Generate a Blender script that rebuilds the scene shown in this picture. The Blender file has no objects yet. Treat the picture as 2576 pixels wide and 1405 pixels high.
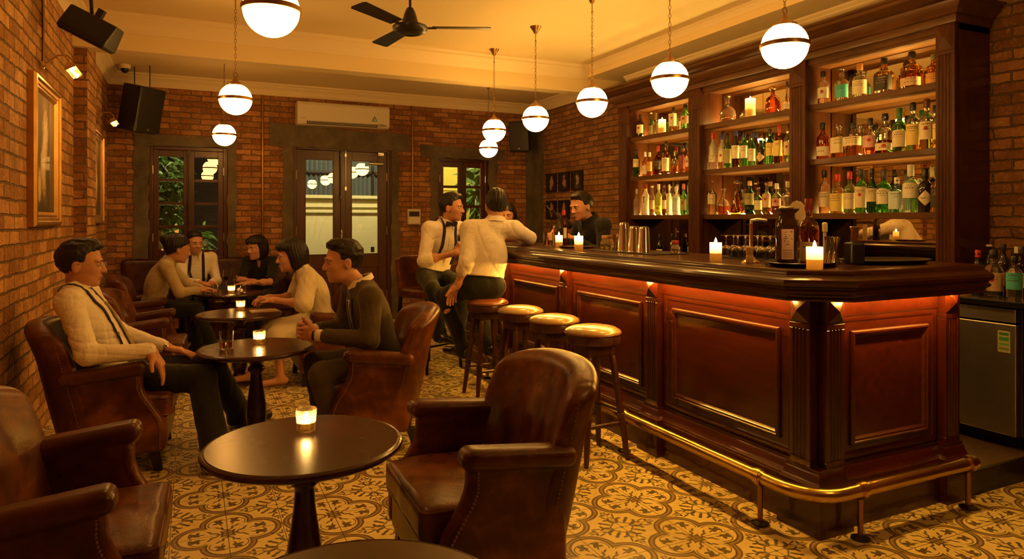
import bpy, math, random
import numpy as np
from mathutils import Vector, Matrix
from math import sin, cos, pi, radians as R, sqrt, atan2
random.seed(7)
COL = bpy.context.scene.collection
SC = bpy.context.scene

# ------------------------------------------------------------------ camera
TH = R(25.2)
H = 1.4
FOC = 1717.33
cam_d = bpy.data.cameras.new('camera'); cam = bpy.data.objects.new('camera', cam_d); COL.objects.link(cam)
cam_d.lens = 24.0; cam_d.sensor_width = 36.0; cam_d.shift_y = -150.5/2576
cam_d.clip_start = 0.05; cam_d.clip_end = 200
cam.location = (0, 0, H); cam.rotation_euler = (R(90), 0, -TH)
SC.camera = cam
SC.view_settings.view_transform = 'Standard'; SC.view_settings.look = 'None'
SC.view_settings.gamma = 1; SC.view_settings.use_curve_mapping = False
SC.view_settings.exposure = 0.15
cy = SC.cycles
cy.use_denoising = True
try: cy.denoiser = 'OPENIMAGEDENOISE'
except Exception: pass
cy.max_bounces = 7; cy.diffuse_bounces = 3; cy.glossy_bounces = 3; cy.transmission_bounces = 7; cy.transparent_max_bounces = 6
cy.caustics_reflective = False; cy.caustics_refractive = False
cy.sample_clamp_indirect = 4.0; cy.sample_clamp_direct = 0
cy.use_adaptive_sampling = True; cy.adaptive_threshold = 0.09; cy.adaptive_min_samples = 16
cy.blur_glossy = 0.6

# ------------------------------------------------------------------ objects
def link(name, me, m=None, parent=None, kind=None, label=None):
    o = bpy.data.objects.new(name, me); COL.objects.link(o)
    if m is not None:
        for mm in (m if isinstance(m, (list, tuple)) else [m]): me.materials.append(mm)
    if parent is not None: o.parent = parent
    if kind: o['kind'] = kind
    if label: o['label'] = label
    return o
def tag(o, label=None, cat=None, group=None, kind=None):
    if label: o['label'] = label
    if cat: o['category'] = cat
    if group: o['group'] = group
    if kind: o['kind'] = kind
    return o
def thing(name, label, cat, loc=(0, 0, 0), rz=0.0, group=None):
    o = bpy.data.objects.new(name, None); COL.objects.link(o)
    o.location = loc; o.rotation_euler = (0, 0, rz); o.empty_display_size = 0.05
    return tag(o, label, cat, group)
def dup(root, loc=None, rz=None, label=None, group=None, scale=None):
    r = root.copy(); COL.objects.link(r)
    if loc is not None: r.location = loc
    if rz is not None: r.rotation_euler = (0, 0, rz)
    if label: r['label'] = label
    if group: r['group'] = group
    if scale: r.scale = scale
    for ch in list(root.children):
        c = ch.copy(); COL.objects.link(c); c.parent = r
        for g in list(ch.children):
            d = g.copy(); COL.objects.link(d); d.parent = c
    return r

class MB:
    """collects faces; build() links them as ONE mesh object"""
    def __init__(s): s.v = []; s.f = []; s.mi = []; s.m = 0
    def add(s, vs, fs):
        n = len(s.v); s.v.extend([tuple(v) for v in vs])
        for f in fs: s.f.append(tuple(i+n for i in f)); s.mi.append(s.m)
        return s
    def box(s, x0, x1, y0, y1, z0, z1, M=None):
        vs = [(x0,y0,z0),(x1,y0,z0),(x1,y1,z0),(x0,y1,z0),(x0,y0,z1),(x1,y0,z1),(x1,y1,z1),(x0,y1,z1)]
        if M is not None: vs = [M @ Vector(v) for v in vs]
        return s.add(vs, [(0,3,2,1),(4,5,6,7),(0,1,5,4),(1,2,6,5),(2,3,7,6),(3,0,4,7)])
    def prism(s, poly, z0, z1, axis='z', M=None):
        """poly (a,b) ccw extruded along axis"""
        n = len(poly)
        def P(a, b, c):
            return {'z': (a, b, c), 'y': (a, c, b), 'x': (c, a, b)}[axis]
        vs = [P(a, b, z0) for a, b in poly]+[P(a, b, z1) for a, b in poly]
        if M is not None: vs = [M @ Vector(v) for v in vs]
        fs = [(i, (i+1) % n, n+(i+1) % n, n+i) for i in range(n)]
        fs += [tuple(range(n))[::-1], tuple(range(n, 2*n))]
        if axis == 'y': fs = [f[::-1] for f in fs]
        return s.add(vs, fs)
    def lathe(s, prof, n=24, c=(0, 0, 0), M=None, cap=True, sq=None, sx=1, sy=1):
        """prof [(r,z)] bottom to top; sq = superellipse exponent for squarish bodies"""
        vs = []
        for r, z in prof:
            for i in range(n):
                a = 2*pi*i/n+(pi/n)
                ca, sa = cos(a), sin(a)
                q = 1.0
                if sq: q = 1/((abs(ca)**sq+abs(sa)**sq)**(1/sq))
                v = Vector((c[0]+r*q*ca*sx, c[1]+r*q*sa*sy, c[2]+z))
                vs.append(M @ v if M is not None else v)
        fs = []
        for j in range(len(prof)-1):
            for i in range(n):
                fs.append((j*n+i, j*n+(i+1) % n, (j+1)*n+(i+1) % n, (j+1)*n+i))
        if cap:
            fs.append(tuple(range(n))[::-1]); k = (len(prof)-1)*n; fs.append(tuple(range(k, k+n)))
        return s.add(vs, fs)
    def tube(s, pts, r, n=8, cap=True, closed=False):
        pts = [Vector(p) for p in pts]; m = len(pts)
        rr = r if isinstance(r, (list, tuple)) else [r]*m
        vs = []; up = None
        for i, p in enumerate(pts):
            if closed: t = (pts[(i+1) % m]-pts[i-1])
            else: t = pts[min(i+1, m-1)]-pts[max(i-1, 0)]
            if t.length < 1e-9: t = Vector((0, 0, 1))
            t.normalize()
            if up is None:
                up = Vector((0, 0, 1)) if abs(t.z) < .9 else Vector((1, 0, 0))
            a = (up-t*up.dot(t))
            if a.length < 1e-6: a = Vector((1, 0, 0))-t*t.x
            a.normalize(); b = t.cross(a); up = a
            for k in range(n):
                w = 2*pi*k/n
                vs.append(p+(a*cos(w)+b*sin(w))*rr[i])
        fs = []
        for j in range(m if closed else m-1):
            for k in range(n):
                j2 = (j+1) % m
                fs.append((j*n+k, j*n+(k+1) % n, j2*n+(k+1) % n, j2*n+k))
        if cap and not closed:
            fs.append(tuple(range(n))[::-1]); fs.append(tuple(range((m-1)*n, m*n)))
        return s.add(vs, fs)
    def sweep(s, prof, path, closed=False, cap=True):
        """prof [(out,z)] swept along XY path [(x,y)] with mitres; out = to the right of travel"""
        P = [Vector((p[0], p[1])) for p in path]; m = len(P); k = len(prof); vs = []
        z0 = [p[2] if len(p) > 2 else 0 for p in path]
        for i in range(m):
            if closed: a = (P[i]-P[i-1]).normalized(); b = (P[(i+1) % m]-P[i]).normalized()
            else:
                a = (P[i]-P[i-1]).normalized() if i else (P[1]-P[0]).normalized()
                b = (P[i+1]-P[i]).normalized() if i < m-1 else a
            na = Vector((a.y, -a.x)); nb = Vector((b.y, -b.x)); nn = (na+nb)
            if nn.length < 1e-6: nn = na
            nn.normalize(); sc = 1/max(.3, nn.dot(na))
            for o, z in prof: vs.append((P[i].x+nn.x*o*sc, P[i].y+nn.y*o*sc, z+z0[i]))
        fs = []
        for j in range(m if closed else m-1):
            j2 = (j+1) % m
            for q in range(k-1): fs.append((j*k+q, j2*k+q, j2*k+q+1, j*k+q+1))
        if cap and not closed:
            fs.append(tuple(range(k))); fs.append(tuple(range((m-1)*k, m*k))[::-1])
        return s.add(vs, fs)
    def mesh(s, name, smooth=None):
        me = bpy.data.meshes.new(name); me.from_pydata(s.v, [], s.f)
        if any(s.mi): me.polygons.foreach_set('material_index', s.mi)
        me.update()
        if smooth is not None:
            me.shade_smooth() if hasattr(me, 'shade_smooth') else me.polygons.foreach_set('use_smooth', [True]*len(me.polygons))
            me.set_sharp_from_angle(angle=R(smooth))
        return me
    def build(s, name, m=None, parent=None, smooth=None, kind=None, label=None, bevel=None, seg=2):
        me = s.mesh(name, smooth)
        o = link(name, me, m, parent, kind, label)
        if bevel:
            b = o.modifiers.new('bevel', 'BEVEL'); b.width = bevel; b.segments = seg; b.limit_method = 'ANGLE'; b.angle_limit = R(40)
            b.harden_normals = False
        return o

def arc(cx, cy_, r, a0, a1, n):
    return [(cx+r*cos(R(a0+(a1-a0)*i/n)), cy_+r*sin(R(a0+(a1-a0)*i/n))) for i in range(n+1)]
def rrect(x0, x1, y0, y1, r, n=4):
    return arc(x1-r, y0+r, r, -90, 0, n)+arc(x1-r, y1-r, r, 0, 90, n)+arc(x0+r, y1-r, r, 90, 180, n)+arc(x0+r, y0+r, r, 180, 270, n)
def text_mesh(body, size, M, name, mat, parent, extrude=0.0004, align='CENTER'):
    cu = bpy.data.curves.new('lettering', 'FONT'); cu.body = body; cu.size = size; cu.extrude = extrude
    cu.align_x = align; cu.align_y = 'CENTER'; cu.resolution_u = 2
    t = bpy.data.objects.new('tmp', cu); COL.objects.link(t)
    dg = bpy.context.evaluated_depsgraph_get(); dg.update()
    me = bpy.data.meshes.new_from_object(t.evaluated_get(dg)); me.transform(M)
    bpy.data.objects.remove(t); bpy.data.curves.remove(cu)
    return link(name, me, mat, parent)

# ------------------------------------------------------------------ sdf
class SDF:
    def __init__(s, lo, hi, h):
        s.lo = np.array(lo, float)-2*h; s.h = h
        s.n = np.ceil((np.array(hi, float)+2*h-s.lo)/h).astype(int)+1
        s.f = np.full(s.n, 1.0, np.float32)
    def _sl(s, lo, hi, m):
        a = np.clip(np.floor((np.array(lo)-m-s.lo)/s.h).astype(int), 0, s.n-1)
        b = np.clip(np.ceil((np.array(hi)+m-s.lo)/s.h).astype(int)+1, 1, s.n)
        b = np.maximum(b, a+1)
        ax = [(s.lo[i]+s.h*np.arange(a[i], b[i])).astype(np.float32) for i in range(3)]
        return (slice(a[0], b[0]), slice(a[1], b[1]), slice(a[2], b[2])), ax[0][:, None, None], ax[1][None, :, None], ax[2][None, None, :]
    def op(s, fn, lo, hi, k=0.0, mode='u'):
        m = k+4*s.h
        sl, X, Y, Z = s._sl(lo, hi, m)
        if X.size*Y.size*Z.size == 0: return s
        d = fn(X, Y, Z).astype(np.float32); f = s.f[sl]
        if mode == 'u':
            if k > 0:
                h_ = np.maximum(k-np.abs(f-d), 0)/k
                s.f[sl] = np.minimum(f, d)-h_*h_*k*0.25
            else: s.f[sl] = np.minimum(f, d)
        elif mode == 's':
            if k > 0:
                h_ = np.maximum(k-np.abs(f+d), 0)/k
                s.f[sl] = np.maximum(f, -d)+h_*h_*k*0.25
            else: s.f[sl] = np.maximum(f, -d)
        elif mode == 'a': s.f[sl] = f+d
        return s
    def cut(s, fn, k=0.0):
        lo = s.lo; hi = s.lo+s.h*(s.n-1)
        sl, X, Y, Z = s._sl(lo, hi, 0); d = fn(X, Y, Z)
        f = s.f
        if k > 0:
            h_ = np.maximum(k-np.abs(f-d), 0)/k
            s.f = (np.maximum(f, d)+h_*h_*k*0.25).astype(np.float32)
        else: s.f = np.maximum(f, d).astype(np.float32)
        return s
    def cap(s, a, b, ra, rb=None, k=0.02, mode='u'):
        a = np.array(a, float); b = np.array(b, float); rb = ra if rb is None else rb
        r = max(ra, rb)
        ab = b-a; L2 = max(float(ab @ ab), 1e-9)
        def fn(X, Y, Z):
            t = np.clip(((X-a[0])*ab[0]+(Y-a[1])*ab[1]+(Z-a[2])*ab[2])/L2, 0, 1)
            return np.sqrt((X-a[0]-t*ab[0])**2+(Y-a[1]-t*ab[1])**2+(Z-a[2]-t*ab[2])**2)-(ra+(rb-ra)*t)
        return s.op(fn, np.minimum(a, b)-r, np.maximum(a, b)+r, k, mode)
    def ell(s, c, r, M=None, k=0.02, mode='u'):
        """ellipsoid centre c radii r, M 3x3 rows = local axes"""
        c = np.array(c, float); r = np.array(r, float); A = np.eye(3) if M is None else np.array(M, float)
        R_ = r.max(); rm = float(r.min())
        def fn(X, Y, Z):
            x, y, z = X-c[0], Y-c[1], Z-c[2]
            q = [(A[i][0]*x+A[i][1]*y+A[i][2]*z) for i in range(3)]
            k0 = np.sqrt((q[0]/r[0])**2+(q[1]/r[1])**2+(q[2]/r[2])**2)
            k1 = np.sqrt((q[0]/r[0]**2)**2+(q[1]/r[1]**2)**2+(q[2]/r[2]**2)**2)
            return np.where(k1 > 1e-6, k0*(k0-1)/np.maximum(k1, 1e-6), -rm)
        return s.op(fn, c-R_, c+R_, k, mode)
    def box(s, c, hs, r=0.01, M=None, k=0.02, mode='u'):
        c = np.array(c, float); hs = np.array(hs, float); A = np.eye(3) if M is None else np.array(M, float)
        R_ = float(np.linalg.norm(hs))+r if M is not None else hs
        def fn(X, Y, Z):
            x, y, z = X-c[0], Y-c[1], Z-c[2]
            q = [np.abs(A[i][0]*x+A[i][1]*y+A[i][2]*z)-hs[i]+r for i in range(3)]
            out = np.sqrt(np.maximum(q[0], 0)**2+np.maximum(q[1], 0)**2+np.maximum(q[2], 0)**2)
            return out+np.minimum(np.maximum(np.maximum(q[0], q[1]), q[2]), 0)-r
        return s.op(fn, c-R_, c+R_, k, mode)
    def noise(s, amp, fr, seed=0, fold=False):
        rs = np.random.RandomState(seed)
        def fn(X, Y, Z):
            d = 0
            for i in range(5):
                w = rs.normal(size=3)*fr*(1+.5*i); p = rs.rand()*6.28
                v = np.sin(X*w[0]+Y*w[1]+Z*w[2]+p+1.3*np.sin(X*w[1]*.7-Z*w[2]*.6+Y*w[0]*.5+p*2))
                if fold: v = (1-np.abs(v))**2*1.6-.5
                d = d+v/(1+.5*i)
            return amp*d*.5
        lo = s.lo; hi = s.lo+s.h*(s.n-1)
        return s.op(fn, lo, hi, 0, 'a')
    def mesh(s, name):
        f = s.f; h = s.h; sg = f < 0
        c = np.zeros(np.array(f.shape)-1, np.int8)
        offs = [(i, j, k) for i in (0, 1) for j in (0, 1) for k in (0, 1)]
        nx, ny, nz = c.shape
        for i, j, k in offs: c += sg[i:i+nx, j:j+ny, k:k+nz]
        act = (c > 0) & (c < 8)
        cells = np.argwhere(act); n = len(cells)
        idx = np.full(c.shape, -1, np.int32); idx[act] = np.arange(n)
        acc = np.zeros((n, 3)); cnt = np.zeros(n)
        for a in offs:
            for ax in range(3):
                if a[ax]: continue
                b = list(a); b[ax] = 1
                fa = f[cells[:, 0]+a[0], cells[:, 1]+a[1], cells[:, 2]+a[2]]
                fb = f[cells[:, 0]+b[0], cells[:, 1]+b[1], cells[:, 2]+b[2]]
                m = (fa < 0) != (fb < 0)
                t = fa[m]/(fa[m]-fb[m])
                p = np.tile(np.array(a, float), (m.sum(), 1)); p[:, ax] += t
                acc[m] += p; cnt[m] += 1
        vs = (cells+acc/cnt[:, None])*h+s.lo
        faces = []
        for ax in range(3):
            o1, o2 = [(1, 2), (2, 0), (0, 1)][ax]
            sh = list(f.shape)
            A = [slice(None)]*3; B = [slice(None)]*3
            A[ax] = slice(0, sh[ax]-1); B[ax] = slice(1, sh[ax])
            sa = sg[tuple(A)]; sb = sg[tuple(B)]
            e = np.argwhere(sa != sb)
            ok = (e[:, o1] > 0) & (e[:, o2] > 0) & (e[:, o1] < sh[o1]-1) & (e[:, o2] < sh[o2]-1)
            e = e[ok]; ins = sa[e[:, 0], e[:, 1], e[:, 2]]
            def I(d1, d2):
                q = e.copy(); q[:, o1] -= d1; q[:, o2] -= d2
                return idx[q[:, 0], q[:, 1], q[:, 2]]
            q = np.stack([I(1, 1), I(0, 1), I(0, 0), I(1, 0)], 1)
            q[~ins] = q[~ins][:, ::-1]
            faces.append(q)
        F_ = np.concatenate(faces)
        me = bpy.data.meshes.new(name)
        me.vertices.add(n); me.vertices.foreach_set('co', vs.astype(np.float32).ravel())
        me.loops.add(F_.size); me.loops.foreach_set('vertex_index', F_.astype(np.int32).ravel())
        me.polygons.add(len(F_)); me.polygons.foreach_set('loop_start', np.arange(0, F_.size, 4, dtype=np.int32))
        me.polygons.foreach_set('loop_total', np.full(len(F_), 4, np.int32))
        me.update(calc_edges=True); me.validate()
        me.polygons.foreach_set('use_smooth', np.ones(len(me.polygons), bool))
        return me
    def build(s, name, m, parent=None, label=None):
        return link(name, s.mesh(name), m, parent, label=label)
# ------------------------------------------------------------------ materials
class X:
    """shader expression"""
    def __init__(s, nt, k): s.nt = nt; s.k = k
    def _m(s, op, *a, clamp=False):
        n = s.nt.nodes.new('ShaderNodeMath'); n.operation = op; n.use_clamp = clamp
        for i, v in enumerate(a):
            if isinstance(v, X): s.nt.links.new(v.k, n.inputs[i])
            else: n.inputs[i].default_value = v
        return X(s.nt, n.outputs[0])
    def __add__(s, o): return s._m('ADD', s, o)
    __radd__ = __add__
    def __sub__(s, o): return s._m('SUBTRACT', s, o)
    def __rsub__(s, o): return s._m('SUBTRACT', o, s)
    def __mul__(s, o): return s._m('MULTIPLY', s, o)
    __rmul__ = __mul__
    def __truediv__(s, o): return s._m('DIVIDE', s, o)
    def abs(s): return s._m('ABSOLUTE', s)
    def sqrt(s): return s._m('SQRT', s)
    def floor(s): return s._m('FLOOR', s)
    def fract(s): return s._m('FRACT', s)
    def sin(s): return s._m('SINE', s)
    def atan2(s, o): return s._m('ARCTAN2', s, o)
    def min(s, o): return s._m('MINIMUM', s, o)
    def max(s, o): return s._m('MAXIMUM', s, o)
    def pow(s, o): return s._m('POWER', s, o)
    def lt(s, o): return s._m('LESS_THAN', s, o)
    def gt(s, o): return s._m('GREATER_THAN', s, o)
    def mod(s, o): return s._m('FLOORED_MODULO', s, o)
    def step(s, e):  # 1 where s<0, soft over e
        return s._m('MULTIPLY_ADD', s, -1.0/e, 0.5, clamp=True)

class Mat:
    def __init__(s, name, **kw):
        s.m = bpy.data.materials.new(name); s.m.use_nodes = True; s.nt = s.m.node_tree
        s.b = s.nt.nodes['Principled BSDF']
        for k, v in kw.items(): s.set(k, v)
        s._tc = None
    def set(s, k, v):
        k = {'col': 'Base Color', 'rough': 'Roughness', 'metal': 'Metallic', 'trans': 'Transmission Weight', 'coat': 'Coat Weight',
             'crough': 'Coat Roughness', 'ior': 'IOR', 'sss': 'Subsurface Weight', 'emc': 'Emission Color', 'ems': 'Emission Strength',
             'sheen': 'Sheen Weight', 'spec': 'Specular IOR Level', 'aniso': 'Anisotropic', 'normal': 'Normal', 'alpha': 'Alpha'}.get(k, k)
        i = s.b.inputs[k]
        if isinstance(v, X): s.nt.links.new(v.k, i)
        elif hasattr(v, 'is_output'): s.nt.links.new(v, i)
        elif isinstance(v, (tuple, list)): i.default_value = tuple(v)+((1,) if len(v) == 3 and i.type == 'RGBA' else ())
        else: i.default_value = v
    def n(s, t, **kw):
        nd = s.nt.nodes.new(t)
        for k, v in kw.items():
            if k.startswith('_'): setattr(nd, k[1:], v)
            else:
                i = nd.inputs[int(k[1:])] if k[0] == 'i' and k[1:].isdigit() else nd.inputs[k.replace('__', ' ')]
                if isinstance(v, X): s.nt.links.new(v.k, i)
                elif hasattr(v, 'is_output'): s.nt.links.new(v, i)
                elif isinstance(v, (tuple, list)) and i.type == 'RGBA' and len(v) == 3: i.default_value = tuple(v)+(1,)
                else: i.default_value = v
        return nd
    def co(s, kind='Object', scale=(1, 1, 1), rot=(0, 0, 0), loc=(0, 0, 0)):
        if s._tc is None: s._tc = s.nt.nodes.new('ShaderNodeTexCoord')
        o = s._tc.outputs[kind]
        if scale == (1, 1, 1) and rot == (0, 0, 0) and loc == (0, 0, 0): return o
        mp = s.n('ShaderNodeMapping', Vector=o, Scale=scale, Rotation=rot, Location=loc)
        return mp.outputs[0]
    def xyz(s, o=None):
        sp = s.n('ShaderNodeSeparateXYZ', Vector=o or s.co())
        return [X(s.nt, k) for k in sp.outputs]
    def noise(s, scale, detail=3, rough=.5, co=None, dist=0, dim='3D'):
        nd = s.n('ShaderNodeTexNoise', Vector=co or s.co(), Scale=scale, Detail=detail, Roughness=rough, Distortion=dist)
        return X(s.nt, nd.outputs['Fac'])
    def ramp(s, f, stops, interp='LINEAR'):
        nd = s.n('ShaderNodeValToRGB', Fac=f); cr = nd.color_ramp; cr.interpolation = interp
        while len(cr.elements) > len(stops): cr.elements.remove(cr.elements[-1])
        while len(cr.elements) < len(stops): cr.elements.new(1)
        for e, (p, c) in zip(cr.elements, stops):
            e.position = p; e.color = tuple(c)+(1,) if len(c) == 3 else c
        return nd.outputs[0]
    def mix(s, f, a, b, blend='MIX'):
        nd = s.nt.nodes.new('ShaderNodeMix'); nd.data_type = 'RGBA'; nd.blend_type = blend
        for i, v in ((0, f), (6, a), (7, b)):
            k = nd.inputs[i]
            if isinstance(v, X): s.nt.links.new(v.k, k)
            elif hasattr(v, 'is_output'): s.nt.links.new(v, k)
            elif isinstance(v, (tuple, list)): k.default_value = tuple(v)+((1,) if len(v) == 3 else ())
            else: k.default_value = v
        return nd.outputs[2]
    def bump(s, h, strength=.5, dist=.01, normal=None):
        kw = dict(Height=h, Strength=strength, Distance=dist)
        if normal is not None: kw['Normal'] = normal
        nd = s.n('ShaderNodeBump', **kw); s.set('normal', nd.outputs[0]); return nd.outputs[0]

def simple(name, col, rough=.5, **kw): return Mat(name, col=col, rough=rough, **kw).m
def emis(name, col, st):
    m = bpy.data.materials.new(name); m.use_nodes = True; nt = m.node_tree; nt.nodes.clear()
    e = nt.nodes.new('ShaderNodeEmission'); e.inputs[0].default_value = tuple(col)+(1,); e.inputs[1].default_value = st
    o = nt.nodes.new('ShaderNodeOutputMaterial'); nt.links.new(e.outputs[0], o.inputs[0]); return m

def brick_mat(name, axes, c1, c2, mortar, rw=.235, rh=.072, off=(0, 0), seed=0.0, bs=1.0):
    M = Mat(name, rough=.88, spec=.25)
    p = M.xyz(); a, b = p['xyz'.index(axes[0])], p['xyz'.index(axes[1])]
    nz = M.noise(3.2, 2, .5); nz2 = M.noise(19, 2, .6)
    a = a+(nz-.5)*.035+(nz2-.5)*.034+off[0]; b = b+(M.noise(2.3, 2, .5, M.co(loc=(5, 3, 1)))-.5)*.030+(M.noise(21, 3, .65, M.co(loc=(1, 8, 2)))-.5)*.024+off[1]
    cmb = M.n('ShaderNodeCombineXYZ', X=a, Y=b, Z=seed)
    br = M.n('ShaderNodeTexBrick', Vector=cmb.outputs[0], Scale=1.0, Brick__Width=rw, Row__Height=rh, Mortar__Size=.0075, Mortar__Smooth=.55, Bias=-.1,
             Color1=(0, 0, 0), Color2=(1, 1, 1), Mortar=(.5, .5, .5), _offset=.5, _squash=1.0)
    rnd = br.outputs[0]; fac = X(M.nt, br.outputs[1])
    g = M.noise(34, 4, .65); g2 = M.noise(6, 3, .6)
    base = M.mix(X(M.nt, rnd), c1, c2)
    base = M.mix((g2-.35)*1.5, base, tuple(x*.55 for x in c1))
    base = M.mix((g-.52)*1.6, base, tuple(min(1, x*1.5+.02) for x in c2))
    # stray cement smears
    sm = ((M.noise(2.1, 4, .7, M.co(loc=(9, 9, 9)))-.56)*6)._m('MULTIPLY', (M.noise(2.1, 4, .7, M.co(loc=(9, 9, 9)))-.58)*7, 1.0, clamp=True)
    base = M.mix(sm*.55, base, mortar)
    M.set('col', M.mix(fac, base, tuple(mortar)))
    g3 = M.noise(14, 3, .6)
    h = (1-fac)*1.3+(g-.5)*.55+(g2-.5)*.9+(g3-.5)*.7+(X(M.nt, rnd)-.5)*.9*(1-fac)
    M.bump(h, .95*bs, .022)
    return M.m

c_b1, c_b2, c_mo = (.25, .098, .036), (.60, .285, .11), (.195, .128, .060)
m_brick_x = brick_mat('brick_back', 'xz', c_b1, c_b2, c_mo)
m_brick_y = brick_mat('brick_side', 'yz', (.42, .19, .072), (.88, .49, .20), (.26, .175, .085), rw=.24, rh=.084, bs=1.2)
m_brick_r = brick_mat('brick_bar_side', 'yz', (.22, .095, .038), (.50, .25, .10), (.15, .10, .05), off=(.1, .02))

def plaster_cement():
    M = Mat('rough_cement', rough=.9, spec=.2)
    n1 = M.noise(4, 5, .65); n2 = M.noise(40, 3, .6)
    M.set('col', M.ramp(n1, [(.3, (.085, .068, .045)), (.55, (.15, .12, .08)), (.75, (.21, .165, .11))]))
    M.bump(n1*.6+n2*.4, .5, .01); return M.m
m_cement = plaster_cement()
def paint(name, c, r=.75):
    M = Mat(name, rough=r, spec=.3); n = M.noise(1.3, 3, .5)
    M.set('col', M.mix((n-.4)*.5, c, tuple(x*.86 for x in c)))
    M.bump(M.noise(60, 3, .5), .05, .003); return M.m
m_ceiling = paint('ceiling_paint', (.80, .645, .36))
m_mould = paint('moulding_paint', (.82, .67, .42), .6)

def wood(name, dark, light, rough=.3, coat=.5, sc=(1, 1, 1), g=18, croug=.08, spec=.5, rv=.12):
    M = Mat(name, rough=rough, coat=coat, crough=croug, spec=spec)
    co = M.co(scale=sc)
    w = M.noise(g, 4, .6, co, 1.2); n2 = M.noise(2.0, 3, .5)
    f = w*.65+n2*.35
    M.set('col', M.ramp(f, [(.3, dark), (.52, tuple((a+b)/2 for a, b in zip(dark, light))), (.72, light)]))
    M.bump(w, .06, .002)
    M.set('rough', rough+(M.noise(7, 3, .6)-.5)*rv)
    return M.m
mah_d, mah_l = (.024, .0034, .0012), (.080, .0115, .003)
m_mah_v = wood('mahogany_upright', mah_d, mah_l, sc=(1, 1, .12))
m_mah_x = wood('mahogany_across', mah_d, mah_l, sc=(.12, 1, 1))
m_mah_y = wood('mahogany_lengthwise', mah_d, mah_l, sc=(1, .12, 1))
m_mah_cab = wood('cabinet_wood', (.050, .017, .004), (.145, .060, .014), rough=.42, coat=.05, sc=(1, .12, 1), spec=.25)
m_mah_cabv = wood('cabinet_wood_upright', (.038, .010, .0025), (.115, .036, .008), rough=.45, coat=.0, sc=(1, 1, .12), spec=.2)
m_top = wood('counter_top_wood', (.030, .006, .002), (.075, .016, .005), rough=.30, coat=.25, sc=(1, .1, 1), croug=.05)
m_table = wood('table_wood', (.026, .007, .0025), (.075, .020, .006), rough=.27, coat=.3, sc=(1, .2, 1), g=9, croug=.2, rv=.03)
m_stoolw = wood('stool_wood', (.030, .007, .002), (.085, .021, .006), rough=.4, coat=.2, sc=(1, 1, .15), croug=.15)
m_door = wood('door_wood', (.038, .0075, .0028), (.105, .021, .007), rough=.4, coat=.15, sc=(1, 1, .12), croug=.2)

def leather(name, dk, mid, lt, rough=.34, seat=0):
    M = Mat(name, spec=.38, coat=.04, crough=.25)
    big = M.noise(2.6, 4, .6); med = M.noise(9, 5, .6, dist=.25); fine = M.noise(70, 4, .6)
    f = big*.55+med*.45
    col = M.ramp(f, [(.32, dk), (.5, mid), (.70, lt)])
    # creases
    vo = M.n('ShaderNodeTexVoronoi', Vector=M.n('ShaderNodeVectorMath', _operation='ADD', i0=M.co(), i1=M.n('ShaderNodeTexNoise', Vector=M.co(), Scale=6.0, Detail=3.0).outputs['Color']).outputs[0],
             Scale=14.0, _feature='DISTANCE_TO_EDGE')
    cr = X(M.nt, vo.outputs[0])
    crk = (1-(cr*9)._m('MINIMUM', cr*9, 1.0))
    msk = ((med-.5)*5)._m('MULTIPLY', (med-.48)*5, 1.0, clamp=True)
    col = M.mix(crk*msk*.14, col, tuple(min(1, x*1.7) for x in lt))
    M.set('col', col)
    pores = X(M.nt, M.n('ShaderNodeTexVoronoi', Vector=M.co(), Scale=220.0).outputs[0])
    M.bump(pores*.12+fine*.2+med*1.4-crk*msk*.25, .32, .006)
    M.set('rough', rough+(med-.5)*.30)
    return M.m
m_leather = leather('worn_leather', (.022, .0048, .0013), (.095, .0240, .0055), (.290, .092, .020), rough=.33)
m_leather_seat = leather('worn_leather_seat', (.035, .008, .002), (.120, .034, .008), (.32, .110, .025), rough=.31)
m_leather_bq = leather('banquette_leather', (.024, .005, .002), (.060, .014, .005), (.12, .034, .011), rough=.3)
m_stitch = simple('stitching_thread', (.22, .12, .06), .6)
m_blackleg = simple('dark_leg_paint', (.012, .007, .005), .4)
m_vinyl = Mat('mustard_vinyl', col=(.36, .24, .085), rough=.3, coat=.6, crough=.12).m
m_vinyl_tan = Mat('brown_vinyl', col=(.22, .075, .025), rough=.3, coat=.4, crough=.15).m

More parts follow.
